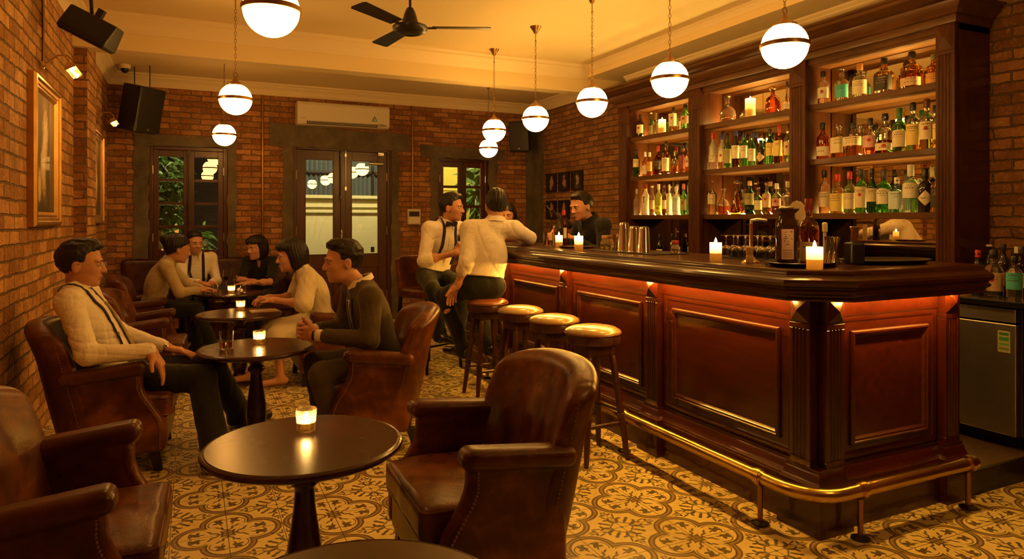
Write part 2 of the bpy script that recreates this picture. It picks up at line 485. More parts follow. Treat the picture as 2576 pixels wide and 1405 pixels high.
def metal(name, c, rough=.25, var=.15):
    M = Mat(name, col=c, metal=1.0); n = M.noise(9, 4, .6)
    M.set('rough', rough+(n-.5)*var*2)
    M.set('col', M.mix((n-.45)*(1.2 if var > .1 else .7), c, tuple(x*.6 for x in c))); return M.m
m_brass = metal('aged_brass', (.74, .54, .17), .22, .05)
m_brass_dark = metal('dark_bronze', (.36, .21, .08), .35)
m_steel = metal('brushed_steel', (.66, .62, .56), .36, .04)
m_chrome = metal('polished_steel', (.75, .73, .7), .1, .04)
m_blackp = Mat('black_plastic', col=(.010, .009, .008), rough=.42).m
m_black = Mat('black_paint', col=(.014, .011, .009), rough=.35).m
m_mirror = Mat('mirror_silver', col=(.70, .62, .46), metal=1.0, rough=.015).m
m_glassP = Mat('window_glass', col=(1, 1, 1), rough=0.0, trans=1.0, ior=1.6).m
def thin_glass(name, refl=1.6):
    m = bpy.data.materials.new(name); m.use_nodes = True; nt = m.node_tree; nt.nodes.clear()
    fr = nt.nodes.new('ShaderNodeFresnel'); fr.inputs[0].default_value = refl
    mu = nt.nodes.new('ShaderNodeMath'); mu.operation = 'MULTIPLY'; mu.inputs[1].default_value = 1.6; mu.use_clamp = True
    gl = nt.nodes.new('ShaderNodeBsdfGlossy'); gl.inputs['Roughness'].default_value = .0; gl.inputs['Color'].default_value = (1, 1, 1, 1)
    tr = nt.nodes.new('ShaderNodeBsdfTransparent'); tr.inputs[0].default_value = (.93, .95, .92, 1)
    mx = nt.nodes.new('ShaderNodeMixShader'); o = nt.nodes.new('ShaderNodeOutputMaterial')
    nt.links.new(fr.outputs[0], mu.inputs[0]); nt.links.new(mu.outputs[0], mx.inputs[0]); nt.links.new(tr.outputs[0], mx.inputs[1]); nt.links.new(gl.outputs[0], mx.inputs[2])
    nt.links.new(mx.outputs[0], o.inputs[0]); return m
m_pane = thin_glass('pane_glass')
m_drink = Mat('drinking_glass', col=(1, .98, .95), rough=.02, trans=1.0, ior=1.38).m
_gc = {}
def bglass(c, tr=.9, rough=.05):
    k = (c, tr)
    if k not in _gc: _gc[k] = Mat("bottle_glass", col=c, rough=rough, trans=tr, ior=1.36, spec=.8, coat=.3, crough=.02).m
    return _gc[k]
_pc = {}
def pcol(c, rough=.5, name='plain_colour'):
    k = (c, rough)
    if k not in _pc: _pc[k] = Mat(name, col=c, rough=rough).m
    return _pc[k]

def floor_tile():
    M = Mat('patterned_cement_tile', rough=.38, spec=.45)
    p = M.xyz(); P_ = .465
    wob = (M.noise(30, 2, .5)-.5)*.012
    u = (p[0]-.15)/P_+.5; v = (p[1]-3.30)/P_+.5
    gu = ((u*2).fract()-.5).abs(); gv = ((v*2).fract()-.5).abs()   # tile joints at 0.5 -> |.|=0 at centre of tile
    grout = (gu.max(gv)-.4935)
    u = u.fract()-.5+wob; v = v.fract()-.5+(M.noise(30, 2, .5, M.co(loc=(3, 7, 0)))-.5)*.012
    a0 = u.abs(); b0 = v.abs()
    a = a0.max(b0); b = a0.min(b0)
    def L(x, y): return (x*x+y*y).sqrt()
    def ellp(cx, cy_, rx, ry, ang=0):
        c, s_ = cos(R(ang)), sin(R(ang))
        dx = a-cx; dy = b-cy_
        ex = (dx*c+dy*s_)/rx; ey = (dy*c-dx*s_)/ry
        return (L(ex, ey)-1)*min(rx, ry)
    d1 = L(a-.245, b)-.196
    e = .006
    inside = d1.step(e)
    tan = ((d1-.024).abs()-.018).step(e)
    line1 = ((d1+.000).abs()-.010).step(e)
    line2 = ((d1-.045).abs()-.0085).step(e)
    # leaf within the lobe (mirrored by b)
    leaf = ellp(.292, .072, .058, .026, 38).min(ellp(.262, .098, .03, .017, 100)).min(ellp(.322, .058, .032, .016, -30)).min(ellp(.325, .10, .022, .012, 60))
    leaf = leaf.min(ellp(.235, .058, .04, .0085, 20)).min(ellp(.16, .085, .035, .011, 50)).min(ellp(.125, .045, .04, .012, 10))
    ring = ((L(a-.245, b-.072)-.098).abs()-.0055).max(.19-a)          # inner scroll arcs
    ring = ring.max(b*-1+.006)
    # centre bud
    bud = ellp(.055, .0, .05, .013).min(ellp(.085, .02, .028, .009, 45))
    # corner motif around (.5,.5)
    cc = (.5-a).max(.5-b); ee = (.5-a).min(.5-b)
    def ell2(cx, cy_, rx, ry, ang=0):
        c, s_ = cos(R(ang)), sin(R(ang)); dx = cc-cx; dy = ee-cy_
        return (L((dx*c+dy*s_)/rx, (dy*c-dx*s_)/ry)-1)*min(rx, ry)
    cor = ((L(cc-.055, ee-.02)-.05).abs()-.007).min(ell2(.15, .035, .05, .02, 25)).min(ell2(.185, .075, .03, .015, 80)).min(ell2(.205, .03, .03, .012, -20))
    cor = cor.min(ell2(.255, .06, .05, .010, 20)).min(ell2(.30, .035, .028, .016, 70)).min(ell2(.115, .11, .05, .013, 45)).min(ell2(.15, .15, .025, .02, 45))
    cor = cor.min(ell2(.34, .02, .03, .009, 0))
    outm = (.052-d1).step(e)    # outside the band
    dk = line1.max(line2).max((leaf.min(ring).min(bud)).step(e)*inside).max(cor.step(e)*outm)
    wear = M.noise(5, 5, .65); wf = M.noise(45, 3, .6)
    cream = M.mix((wear-.35)*1.3, (.86, .72, .34), (.64, .48, .20))
    cream = M.mix((wf-.5)*.8, cream, (.42, .31, .16))
    dark = M.mix((wf-.45)*1.1, (.085, .060, .032), (.20, .145, .07))
    c = M.mix(tan, cream, M.mix(wf, (.30, .20, .09), (.42, .29, .14)))
    c = M.mix(dk*.93, c, dark)
    c = M.mix(grout._m('GREATER_THAN', grout, 0.0), c, (.055, .045, .03))
    M.set('col', c); M.set('rough', .32+(wear-.5)*.3)
    M.bump((wf*.3-(grout.gt(0.0))*1.0), .25, .003)
    return M.m
m_floor = floor_tile()

# light sources
WARM = (1.0, .50, .105)
m_globe = emis('opal_globe_glow', (1, .495, .10), 43.0)
m_globe_l = emis('opal_globe_glow_lounge', (1, .45, .09), 28.0)
m_globe_b = emis('opal_globe_glow_dim', (1, .50, .13), 15.0)
m_led = emis('under_counter_led', (1, .46, .055), 210.0)
m_led_shelf = emis('shelf_led', (1, .60, .13), 300.0)
m_flame = emis('flame', (1, .55, .14), 130.0)
m_lampstrip = emis('picture_lamp_tube', (1, .58, .18), 170.0)

# cloth / people
def cloth(name, c, rough=.85, sheen=.15, var=.15, fine=260):
    M = Mat(name, rough=rough, sheen=sheen, spec=.25)
    n = M.noise(5, 3, .5)
    M.set('col', M.mix((n-.4)*var*3, c, tuple(x*.7 for x in c)))
    M.bump(M.noise(fine, 2, .5)*.3+M.noise(16, 4, .6, dist=1.0)*1.2, .22, .006); return M.m
m_shirt = cloth("white_cotton", (.88, .80, .70))
m_cream = cloth('cream_cotton', (.66, .57, .40)); m_beige = cloth('beige_knit', (.50, .40, .22))
m_trous = cloth('black_wool', (.010, .010, .010), .8); m_green = cloth('dark_green_wool', (.022, .026, .016))
m_suit = cloth('brown_green_wool', (.075, .056, .026)); m_dark = cloth('black_cotton', (.012, .011, .010))
m_navy = cloth('navy_strap', (.02, .018, .03)); m_tie = cloth('olive_silk', (.33, .25, .09), .5)
m_skin = Mat('skin', col=(.46, .22, .12), rough=.5, spec=.4).m
def _skin():
    M = Mat('skin', rough=.48, spec=.4); n = M.noise(14, 3, .5)
    M.set('col', M.mix((n-.4)*.8, (.60, .30, .18), (.46, .19, .105))); M.bump(M.noise(120, 3, .6), .08, .002); return M.m
m_skin = _skin()
def _hair():
    M = Mat('black_hair', rough=.45, spec=.4); co = M.co(scale=(1, 1, .25))
    n = M.noise(110, 3, .6, co); M.set('col', M.ramp(n, [(.3, (.004, .003, .003)), (.7, (.022, .014, .009))])); M.bump(n, .6, .004); return M.m
m_hair = _hair()
m_eye = simple('eye_white', (.55, .45, .38), .2); m_iris = simple('eye_iris', (.02, .01, .006), .15)
m_wax = None
def _wax():
    m = bpy.data.materials.new('candle_wax'); m.use_nodes = True; nt = m.node_tree; b = nt.nodes['Principled BSDF']
    b.inputs['Base Color'].default_value = (.85, .70, .42, 1); b.inputs['Roughness'].default_value = .5
    t = nt.nodes.new('ShaderNodeBsdfTranslucent'); t.inputs[0].default_value = (1.0, .80, .42, 1)
    mx = nt.nodes.new('ShaderNodeMixShader'); mx.inputs[0].default_value = .62
    nt.links.new(b.outputs[0], mx.inputs[1]); nt.links.new(t.outputs[0], mx.inputs[2])
    nt.links.new(mx.outputs[0], nt.nodes['Material Output'].inputs[0]); return m
m_wax = _wax()
# ------------------------------------------------------------------ room
XL, XR, YB, YF, ZC = -.90, 4.78, 9.40, -2.6, 3.16
def struct(name, mb, m, **kw): return mb.build(name, m, kind='structure', **kw)
struct('floor', MB().box(XL-.2, XR+.2, YF-.2, YB+.25, -.1, 0), m_floor)
# ceiling slab + cross beam + bar side soffit + bulkhead
c = MB(); c.box(XL-.2, XR+.2, YF-.2, YB+.25, ZC, ZC+.1)
struct('ceiling', c, m_ceiling)
struct('trim_1', MB().box(XL, XR, 6.75, 6.94, 2.86, ZC), m_ceiling)['label'] = 'plaster cross beam'
struct('trim_2', MB().box(4.13, XR, YF, 6.75, 3.03, ZC), m_ceiling)
struct('trim_3', MB().box(4.56, XR, 2.2, 6.5, 2.80, 3.03), m_mould)
crown = [(0, -.145), (.012, -.145), (.018, -.128), (.028, -.12), (.034, -.10), (.052, -.075), (.078, -.055), (.088, -.045), (.088, -.034), (.105, -.028), (.118, -.012), (.118, 0)]
def cornice(name, path, z, sc=1.0, closed=False):
    m = MB(); m.sweep([(o*sc, z+zz*sc) for o, zz in crown], path, closed=closed); return struct(name, m, m_mould, smooth=35)
# travel so that 'right' faces into the room
cornice('trim_4', [(XL, YB), (XR, YB), ], ZC)
cornice('trim_5', [(XL, 6.94), (XL+.0, 7.41), (XL, YB)], ZC)
cornice('trim_6', [(XL, YF), (XL, 6.75)], ZC)
cornice('trim_7', [(XR, YB), (XR, 6.94)], ZC)
cornice('trim_8', [(XL, 6.75), (4.13, 6.75)], ZC, 1.05)
cornice('trim_9', [(4.13, 6.75), (4.13, YF)], ZC+.0, .45)
cornice('trim_10', [(4.56, 6.5), (4.56, 2.2)], 3.03, .85)
cornice('trim_11', [(4.56, 6.50), (4.79, 6.50)][::-1], 3.03, .85)
# walls (boxes with real openings)
OPEN = [(-.468, .426, .88, 2.31), (1.213, 2.553, 0.0, 2.39), (3.23, 4.04, .88, 2.30)]
w = MB(); x = XL-.2
for (a, b, z0, z1) in OPEN:
    w.box(x, a, YB, YB+.22, 0, ZC)
    if z0 > 0: w.box(a, b, YB, YB+.22, 0, z0)
    w.box(a, b, YB, YB+.22, z1, ZC); x = b
w.box(x, XR+.2, YB, YB+.22, 0, ZC)
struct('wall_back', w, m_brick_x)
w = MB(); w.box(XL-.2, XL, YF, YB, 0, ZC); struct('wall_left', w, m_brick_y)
w = MB(); w.box(XL, -.80, 6.82, 7.41, 0, ZC-.145)
# end face of the pier uses the cross mapping
pier = MB(); pier.m = 0; pier.box(XL, -.80, 6.82, 7.41, 0, ZC-.14)
me = pier.mesh('wall_left_pier'); me.materials.append(m_brick_y); me.materials.append(m_brick_x)
for p in me.polygons: p.material_index = 1 if abs(p.normal.y) > .5 else 0
link('wall_left_pier', me, None, kind='structure')
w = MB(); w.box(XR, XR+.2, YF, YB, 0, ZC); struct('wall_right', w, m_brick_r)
w = MB(); w.box(4.68, XR, 6.52, 6.80, 0, 2.86); struct('wall_right_pier', w, m_brick_r)
w = MB(); w.box(XL-.2, XR+.2, YF-.2, YF, 0, ZC); struct('wall_front', w, m_brick_x)
# rough cement surrounds, irregular outer edge
def surround(name, x0, x1, z0, z1, outer, y=YB):
    """outer polygon with jitter, inner rectangle opening"""
    rng = random.Random(hash(name) % 1000 if False else len(name)*7+int(x0*10))
    def jit(poly, n=9):
        out = []
        for i in range(len(poly)):
            a = poly[i]; b = poly[(i+1) % len(poly)]
            L_ = math.dist(a, b); k = max(1, int(L_/.10))
            for j in range(k):
                t = j/k; jx, jz = rng.uniform(-.018, .018), rng.uniform(-.014, .014)
                if a[1] < .02 and b[1] < .02: jx = jz = 0
                out.append((a[0]+(b[0]-a[0])*t+jx, a[1]+(b[1]-a[1])*t+jz))
        return out
    m = MB(); yf = y-.012
    # three strips: left, right, top
    for poly in outer:
        yf -= .003
        P_ = jit(poly); n = len(P_)
        vs = [(a, yf, b) for a, b in P_]+[(a, y+.01, b) for a, b in P_]
        m.add(vs, [tuple(range(n))]+[(i, n+i, n+(i+1) % n, (i+1) % n) for i in range(n)])
    # reveals
    m.box(x0-.03, x0, y-.016, y+.2, z0, z1); m.box(x1, x1+.03, y-.016, y+.2, z0, z1); m.box(x0-.03, x1+.03, y-.016, y+.2, z1, z1+.03)
    if z0 > 0: m.box(x0-.04, x1+.04, y-.03, y+.2, z0-.04, z0)
    return struct(name, m, m_cement)
surround('trim_12', -.468, .426, .88, 2.31, [[(-.62, .6), (-.46, .6), (-.46, 2.40), (-.62, 2.40)], [(.42, .6), (.53, .6), (.53, 2.40), (.42, 2.40)], [(-.62, 2.30), (.53, 2.30), (.53, 2.44), (-.62, 2.44)]])
surround('trim_13', 1.213, 2.553, 0, 2.39, [[(1.09, 0), (1.22, 0), (1.22, 2.5), (1.09, 2.5)], [(2.55, 0), (2.66, 0), (2.66, 2.5), (2.55, 2.5)], [(.94, 2.36), (2.82, 2.36), (2.78, 2.60), (.93, 2.66)]])
surround('trim_14', 3.23, 4.04, .88, 2.30, [[(3.12, .6), (3.24, .6), (3.24, 2.4), (3.12, 2.4)], [(4.03, .6), (4.17, .6), (4.17, 2.4), (4.03, 2.4)], [(2.98, 2.29), (4.30, 2.29), (4.28, 2.45), (2.97, 2.47)]])
# cement scar in the far corner and a stripe down the bar side wall
mm = MB(); mm.box(4.66, 4.80, YB-.012, YB+.01, 0, 3.0); mm.box(XR-.012, XR+.01, 9.05, 9.4, 0, 3.0)
struct('trim_15', mm, m_cement)

# windows: casement pairs, each with four panes
def casement(name, x0, x1, z0, z1, rows, y=YB+.03, bolt=True):
    root = thing(name, None, None, (0, 0, 0)); root['kind'] = 'structure'
    f = MB(); t = .05
    f.box(x0, x0+t, y, y+.09, z0, z1); f.box(x1-t, x1, y, y+.09, z0, z1); f.box(x0+t, x1-t, y, y+.09, z1-t, z1); f.box(x0+t, x1-t, y, y+.09, z0, z0+t)
    f.build('window_frame', m_door, root, bevel=.006)
    xm = (x0+x1)/2
    for k, (a, b) in enumerate([(x0+t, xm), (xm, x1-t)]):
        s = MB(); st = .062; yy = y+.018+(.0 if k else .006)
        s.box(a, a+st, yy, yy+.045, z0+t, z1-t); s.box(b-st, b, yy, yy+.045, z0+t, z1-t)
        s.box(a+st, b-st, yy, yy+.045, z1-t-.08, z1-t); s.box(a+st, b-st, yy, yy+.045, z0+t, z0+t+.09)
        zz0, zz1 = z0+t+.09, z1-t-.08; h = (zz1-zz0)/rows
        for i in range(1, rows): s.box(a+st, b-st, yy+.004, yy+.04, zz0+h*i-.018, zz0+h*i+.018)
        sash = s.build('sash', m_door, root, bevel=.004)
        for i in range(rows):
            MB().box(a+st-.004, b-st+.004, yy+.02, yy+.024, zz0+h*i+.014, zz0+h*(i+1)-.014).build('pane', m_pane, sash)
    m = MB(); m.box(xm-.022, xm+.022, y+.004, y+.02, z0+t, z1-t); m.build('meeting_bead', m_door, root, bevel=.003)
    if bolt:
        m = MB(); m.tube([(xm-.004, y-.006, z0+.08), (xm-.004, y-.006, z1-.06)], .006, 8)
        for zz in (z1-.08, (z0+z1)/2, z0+.5): m.box(xm-.02, xm+.012, y-.012, y+.004, zz-.03, zz+.03)
        m.box(xm-.014, xm+.006, y-.05, y-.01, (z0+z1)/2-.07, (z0+z1)/2+.03)
        m.build('espagnolette_bolt', m_black, root, bevel=.003)
    for xx in (x0+.047, x1-.047):
        for zz in (z0+.3, z1-.3):
            m = MB(); m.tube([(xx, y-.004, zz-.05), (xx, y-.004, zz+.05)], .006, 8); m.build('hinge', m_steel, root)
    return root
casement('window_1', *OPEN[0], 4)
casement('window_2', *OPEN[2], 4)
# double door
def door(x0, x1, z1, y=YB+.02):
    root = thing('door_1', None, None); root['kind'] = 'structure'
    f = MB(); t = .055
    prof = [(0, 0), (0, .1)]
    for a, b in ((x0, x0+t), (x1-t, x1)): f.box(a, b, y, y+.11, 0, z1)
    f.box(x0+t, x1-t, y, y+.11, z1-t, z1)
    f.box(x0-.012, x0+.02, y-.022, y, 0, z1+.012); f.box(x1-.02, x1+.012, y-.022, y, 0, z1+.012); f.box(x0+.02, x1-.02, y-.022, y, z1-.02, z1+.012)
    f.build('door_frame', m_door, root, bevel=.006)
    xm = (x0+x1)/2
    for k, (a, b) in enumerate([(x0+t, xm-.002), (xm+.002, x1-t)]):
        s = MB(); st = .125; yy = y+.03; zg0, zg1 = .93, z1-t-.13
        s.box(a, a+st, yy, yy+.045, .01, z1-t); s.box(b-st, b, yy, yy+.045, .01, z1-t)
        s.box(a+st, b-st, yy, yy+.045, zg1, z1-t); s.box(a+st, b-st, yy, yy+.045, .01, .18); s.box(a+st, b-st, yy, yy+.045, .74, zg0)
        s.box(a+st, b-st, yy+.016, yy+.034, .18, .74); s.box(a+st+.05, b-st-.05, yy+.004, yy+.02, .24, .68)
        s.box(a+st, b-st, yy-.006, yy, zg0-.012, zg0); s.box(a+st, b-st, yy-.006, yy, zg1, zg1+.012)
        s.box(a+st-.012, a+st, yy-.006, yy, zg0-.012, zg1+.012); s.box(b-st, b-st+.012, yy-.006, yy, zg0-.012, zg1+.012)
        lf = s.build('door_leaf', m_door, root, bevel=.005)
        MB().box(a+st-.004, b-st+.004, yy+.02, yy+.025, zg0-.004, zg1+.004).build('pane', m_pane, lf)
        for zz in (.35, 1.25, 2.0):
            xx = a+.002 if k == 0 else b-.002
            MB().tube([(xx, yy-.008, zz-.06), (xx, yy-.008, zz+.06)], .007, 8).build('hinge', m_steel, lf)
    m = MB(); m.box(xm-.03, xm+.03, y+.006, y+.03, .01, z1-t); m.build('meeting_bead', m_door, root, bevel=.004)
    for dx, za in ((-.035, 1.93), (.035, 2.05)):
        m = MB(); m.tube([(xm+dx, y+.0, za-.22), (xm+dx, y+.0, 2.34)], .006, 8); m.box(xm+dx-.012, xm+dx+.012, y-.008, y+.02, za-.25, za-.2)
        m.box(xm+dx-.012, xm+dx+.012, y-.008, y+.02, 2.26, 2.30); m.build('slide_bolt', m_steel if dx > 0 else m_black, root)
    for xx, ww in ((2.14, .035), (2.30, .025)): MB().box(xx-ww, xx+ww, y+.044, y+.048, .945, 1.01 if ww > .03 else 1.02).build('glass_sticker', m_black, root)
    m = MB(); m.box(xm-.03, xm-.012, y-.01, y+.01, 1.10, 1.26); m.tube([(xm-.02, y-.04, 1.19), (xm-.02, y-.04, 1.23), (xm-.02, y, 1.23)], .006, 8); m.tube([(xm-.02, y-.04, 1.19), (xm-.06, y-.04, 1.19)], .007, 8)
    m.build('door_handle', m_steel, root)
    m = MB(); m.tube([(2.22, y-.06, 2.17), (2.42, y-.06, 2.17)], .022, 12); m.box(2.24, 2.40, y-.06, y+.01, 2.15, 2.19)
    m.tube([(2.32, y-.05, 2.2), (2.22, y-.14, 2.28), (2.40, y-.02, 2.31)], .006, 6); m.box(2.36, 2.44, y-.03, y, 2.29, 2.33)
    m.build('door_closer', m_steel, root, smooth=40)
    return root
door(1.213, 2.553, 2.39)

# ------------------------------------------------------------------ outside, seen through the panes
gr = MB().box(-6, 12, YB+.22, 16, -.25, -.15).build('street_outside', simple('street_asphalt', (.06, .055, .05), .8), kind='structure')
m_yel = paint('garden_wall_paint', (.66, .60, .36)); m_yel2 = paint('yellow_render', (.80, .66, .12))
m = MB(); m.box(.9, 4.6, 12.6, 12.8, -.15, 1.78)
m.box(.9, 4.6, 12.54, 12.6, 1.52, 1.56); m.box(.9, 4.6, 12.55, 12.6, 1.62, 1.64); m.box(.9, 4.6, 12.5, 12.85, 1.78, 1.84)
m.build('garden_wall', m_yel, bevel=.01, kind='structure')
def corr():
    m = MB(); n = 90; x0, x1 = .9, 4.6; pr = [(x0+(x1-x0)*i/n, 12.7+(.03 if i % 2 else -.03)) for i in range(n+1)]
    vs = [(a, b, 1.84) for a, b in pr]+[(a, b, 3.6) for a, b in pr]+[(a, b+.012, 1.84) for a, b in pr]+[(a, b+.012, 3.6) for a, b in pr]; k = n+1
    fs = [(i, i+1, k+i+1, k+i) for i in range(n)]+[(2*k+i+1, 2*k+i, 3*k+i, 3*k+i+1) for i in range(n)]+[(k+i, k+i+1, 3*k+i+1, 3*k+i) for i in range(n)]
    m.add(vs, fs)
    o = m.build('corrugated_fence', Mat('corrugated_metal', col=(.16, .19, .21), rough=.5, metal=.4).m, smooth=20)
    f = MB()
    for zz in (2.25, 2.85): f.box(.9, 4.6, 12.6, 12.64, zz, zz+.035)
    for xx in (1.6, 3.05, 4.2): f.box(xx, xx+.04, 12.6, 12.64, 1.84, 3.6)
    f.build('fence_frame', m_black, o)
    tag(o, 'grey corrugated metal fence with dark rails above the garden wall outside the door', 'fence')
corr()
m = MB(); m.box(4.0, 7.2, 12.2, 12.4, -.15, 4.2)
for zz in (1.95, 2.5, 2.9): m.box(4.0, 7.2, 12.185, 12.2, zz, zz+.012)
m.build('yellow_house_wall', m_yel2, kind='structure')
m = MB(); m.box(-3.5, -.72, 13.2, 13.4, -.15, 2.0); m.box(-.70, -.18, 12.6, 12.7, -.15, 1.75)
m.build('orange_garden_wall', simple('orange_render', (.62, .30, .07), .8), kind='structure')
m = MB(); m.box(-3.5, 8.6, 15.5, 15.7, -.15, 5.0); m.build('distant_house_wall', simple('dark_render', (.05, .055, .05), .85), kind='structure')
# foliage: bushes outside each side window
def leafmesh(rng, n, c, rx, ry, rz, ll, droop=.4):
    m = MB()
    for i in range(n):
        v = Vector((rng.gauss(0, 1), rng.gauss(0, 1), rng.gauss(0, 1))).normalized()*(rng.random()**.4)
        p = Vector(c)+Vector((v.x*rx, v.y*ry, v.z*rz))
        d = Vector((rng.uniform(-1, 1), rng.uniform(-1, 1), rng.uniform(-1, .6))).normalized()
        s_ = d.cross(Vector((rng.uniform(-1, 1), rng.uniform(-1, 1), rng.uniform(-1, 1)))).normalized(); nn = d.cross(s_)
        l = ll*rng.uniform(.6, 1.3); w_ = l*.13
        q = [p, p+d*l*.35+s_*w_+nn*w_*.4, p+d*l*.4, p+d*l*.35-s_*w_+nn*w_*.4, p+d*l-Vector((0, 0, l*droop*.4))]
        m.add(q, [(0, 1, 2), (0, 2, 3), (1, 4, 2), (2, 4, 3)])
    return m
def shrub(name, label, c, r, n, ll, col, seed):
    rng = random.Random(seed)
    t = thing(name, label, 'plant', (c[0], c[1], -.15))
    leafmesh(rng, n, (0, 0, c[2]+.15), r[0], r[1], r[2], ll).build('foliage', col, t)
    m = MB()
    for i in range(6):
        a = rng.uniform(-.5, .5)*r[0]; m.tube([(a*.3, 0, 0), (a*.6, rng.uniform(-.1, .1), (c[2])*.6), (a, rng.uniform(-.2, .2), c[2]+.15+r[2]*.5)], .018, 6)
    m.build('stem', simple('shrub_bark', (.08, .05, .03), .8), t)
    return t
m_leaf = Mat('leaf_green', col=(.09, .20, .035), rough=.45).m; m_leaf2 = Mat('palm_green', col=(.12, .24, .05), rough=.4).m
shrub('bamboo_shrub', 'feathery green shrub outside the window above the banquette', (-.48, 11.0, 1.75), (.42, .4, .75), 900, .24, m_leaf, 3)
shrub('palm_shrub', 'dark palm fronds outside the window by the bar', (4.80, 11.3, 1.9), (.34, .3, .9), 420, .42, m_leaf2, 5)
shrub('small_shrub', 'low green bush outside at the edge of the banquette window', (.16, 12.0, .85), (.14, .3, .45), 160, .2, m_leaf, 8)
def olight(name, loc, e, c, sz=.1, tgt=None):
    l = bpy.data.lights.new(name, 'POINT'); l.energy = e; l.color = c; l.shadow_soft_size = sz
    o = bpy.data.objects.new(name, l); COL.objects.link(o); o.location = loc; return o
olight('street_light', (2.6, 10.9, 3.2), 300, (1, .80, .40))
olight('house_light', (5.6, 10.9, 3.2), 170, (1, .80, .30))
olight('garden_light', (-.3, 11.6, .6), 60, (1, .75, .30))
olight('garden_light', (-1.0, 10.6, 2.9), 90, (1, .85, .45))
# ------------------------------------------------------------------ bar counter
CT = 1.18; CU = 1.045
def fluted(w, d, n=4):
    """polygon of a fluted board: a in -w/2..w/2, front at b=d"""
    pts = [(-w/2, 0), (-w/2, d)]; m = w*.14; pitch = (w-2*m)/n; r = pitch*.33
    for i in range(n):
        cx_ = -w/2+m+pitch*(i+.5)
        pts += [(cx_-r, d)]+[(cx_+r*cos(t), d-r*.9*sin(t)) for t in (pi*.75, pi*.5, pi*.25)]+[(cx_+r, d)]
    pts += [(w/2, d), (w/2, 0)]
    return pts[::-1]
def frame_at(px, py, pz, ax):
    """matrix: local x -> width, y -> outward, z up.  ax = outward dir"""
    ax = Vector(ax).normalized(); z = Vector((0, 0, 1)); wx = ax.cross(z)
    M = Matrix.Identity(4)
    M.col[0][:3] = wx; M.col[1][:3] = ax; M.col[2][:3] = z; M.col[3][:3] = (px, py, pz)
    return M
def pilaster(parent, px, py, ax, z0, z1, w, d, mat, blk=.115, name='pilaster', base=0, n=4):
    M = frame_at(px, py, 0, ax); m = MB()
    m.prism(fluted(w, d, n), z0+.03, z1-blk-.025, 'z', M)
    m.box(-w/2, w/2, 0, d, z0, z0+.03, M); m.box(-w/2, w/2, 0, d, z1-blk-.025, z1-blk, M)
    m.box(-w/2, w/2, 0, d, z1-blk, z1, M)
    # pyramid
    e = w/2-.008; z2, z3 = z1-blk+.006, z1-.004; zc = (z2+z3)/2
    vs = [(-e, d, z2), (e, d, z2), (e, d, z3), (-e, d, z3), (0, d+.022, zc)]
    m.add([M @ Vector(v) for v in vs], [(1, 0, 4), (2, 1, 4), (3, 2, 4), (0, 3, 4)])
    return m.build(name, mat, parent, bevel=.002, seg=1)
def ringframe(parent, M, a0, a1, b0, b1, prof, name, mat):
    """moulding frame in local (x=width, z=height), prof (inward, out)"""
    m = MB()
    rect = [(a0, b0), (a1, b0), (a1, b1), (a0, b1)]
    m.sweep([(-o, z) for o, z in prof], rect, closed=True)
    vs = [M @ Vector((v[0], v[2], v[1])) for v in m.v]
    m2 = MB(); m2.add(vs, [f[::-1] for f in m.f]); return m2.build(name, mat, parent, smooth=30)
pm = [(0, 0), (0, .010), (.006, .018), (.014, .020), (.018, .014), (.026, .012), (.032, .004), (.036, 0)]

bar = thing('bar_counter', 'long L-shaped dark mahogany bar counter with raised panels and fluted pilasters', 'bar counter', (2.55, 2.2, 0))
def B(o):   # world coords -> under bar empty
    o.matrix_parent_inverse = Matrix.Translation((-2.55, -2.2, 0)); return o
YE = 6.6; XE = 3.52
m = MB(); m.box(2.56, 2.60, 2.20, YE, .0, 1.06); m.box(2.60, XE, 2.20, 2.24, 0, 1.06); m.box(XE-.03, XE, 2.24, 2.72, 0, 1.06); m.box(2.56, 3.0, YE-.04, YE, 0, 1.06)
B(m.build('front_board', m_mah_y, bar))
# plinth, stepped mouldings
path = [(2.56, YE), (2.56, 2.20), (XE, 2.20), (XE, 2.72)]
m = MB(); m.sweep([(0, 0), (.045, 0), (.045, .195), (.038, .205), (.038, .215), (.03, .222), (.022, .24), (.016, .262), (.010, .270), (.010, .285), (0, .29)], path)
B(m.build('plinth', m_mah_y, bar, smooth=35))
m = MB(); m.sweep([(0, .955), (.005, .955), (.008, .960), (.008, 1.05), (0, 1.05)], path)
B(m.build('top_rail', m_mah_y, bar, smooth=35))
ys = [2.262, 3.37, 4.45, 5.53]
for i, y in enumerate(ys):
    B(pilaster(bar, 2.56, y, (-1, 0, 0), .285, 1.045, .115, .045, m_mah_v))
    mb = MB(); mb.sweep([(0, 0), (.035, 0), (.035, .195), (.03, .205), (.03, .215), (.022, .222), (.015, .24), (.010, .262), (.004, .27), (.004, .285), (-.03, .29)], [(2.56, y+.065), (2.515, y+.065), (2.515, y-.065), (2.56, y-.065)] if i else [(2.56, y+.065), (2.515, y+.065), (2.515, 2.155), (2.66, 2.155), (2.66, 2.2)])
    B(mb.build('pilaster_base', m_mah_y, bar, smooth=35))
for x_ in (2.622, 3.455):
    B(pilaster(bar, x_, 2.20, (0, -1, 0), .285, 1.045, .115, .045, m_mah_v))
mb = MB(); mb.sweep([(0, 0), (.035, 0), (.035, .195), (.03, .205), (.03, .215), (.022, .222), (.015, .24), (.010, .262), (.004, .27), (.004, .285), (-.03, .29)], [(3.39, 2.2), (3.39, 2.155), (XE, 2.155), (XE, 2.26)])
B(mb.build('pilaster_base', m_mah_y, bar, smooth=35))
seg = list(zip(ys, ys[1:]+[YE+.05]))
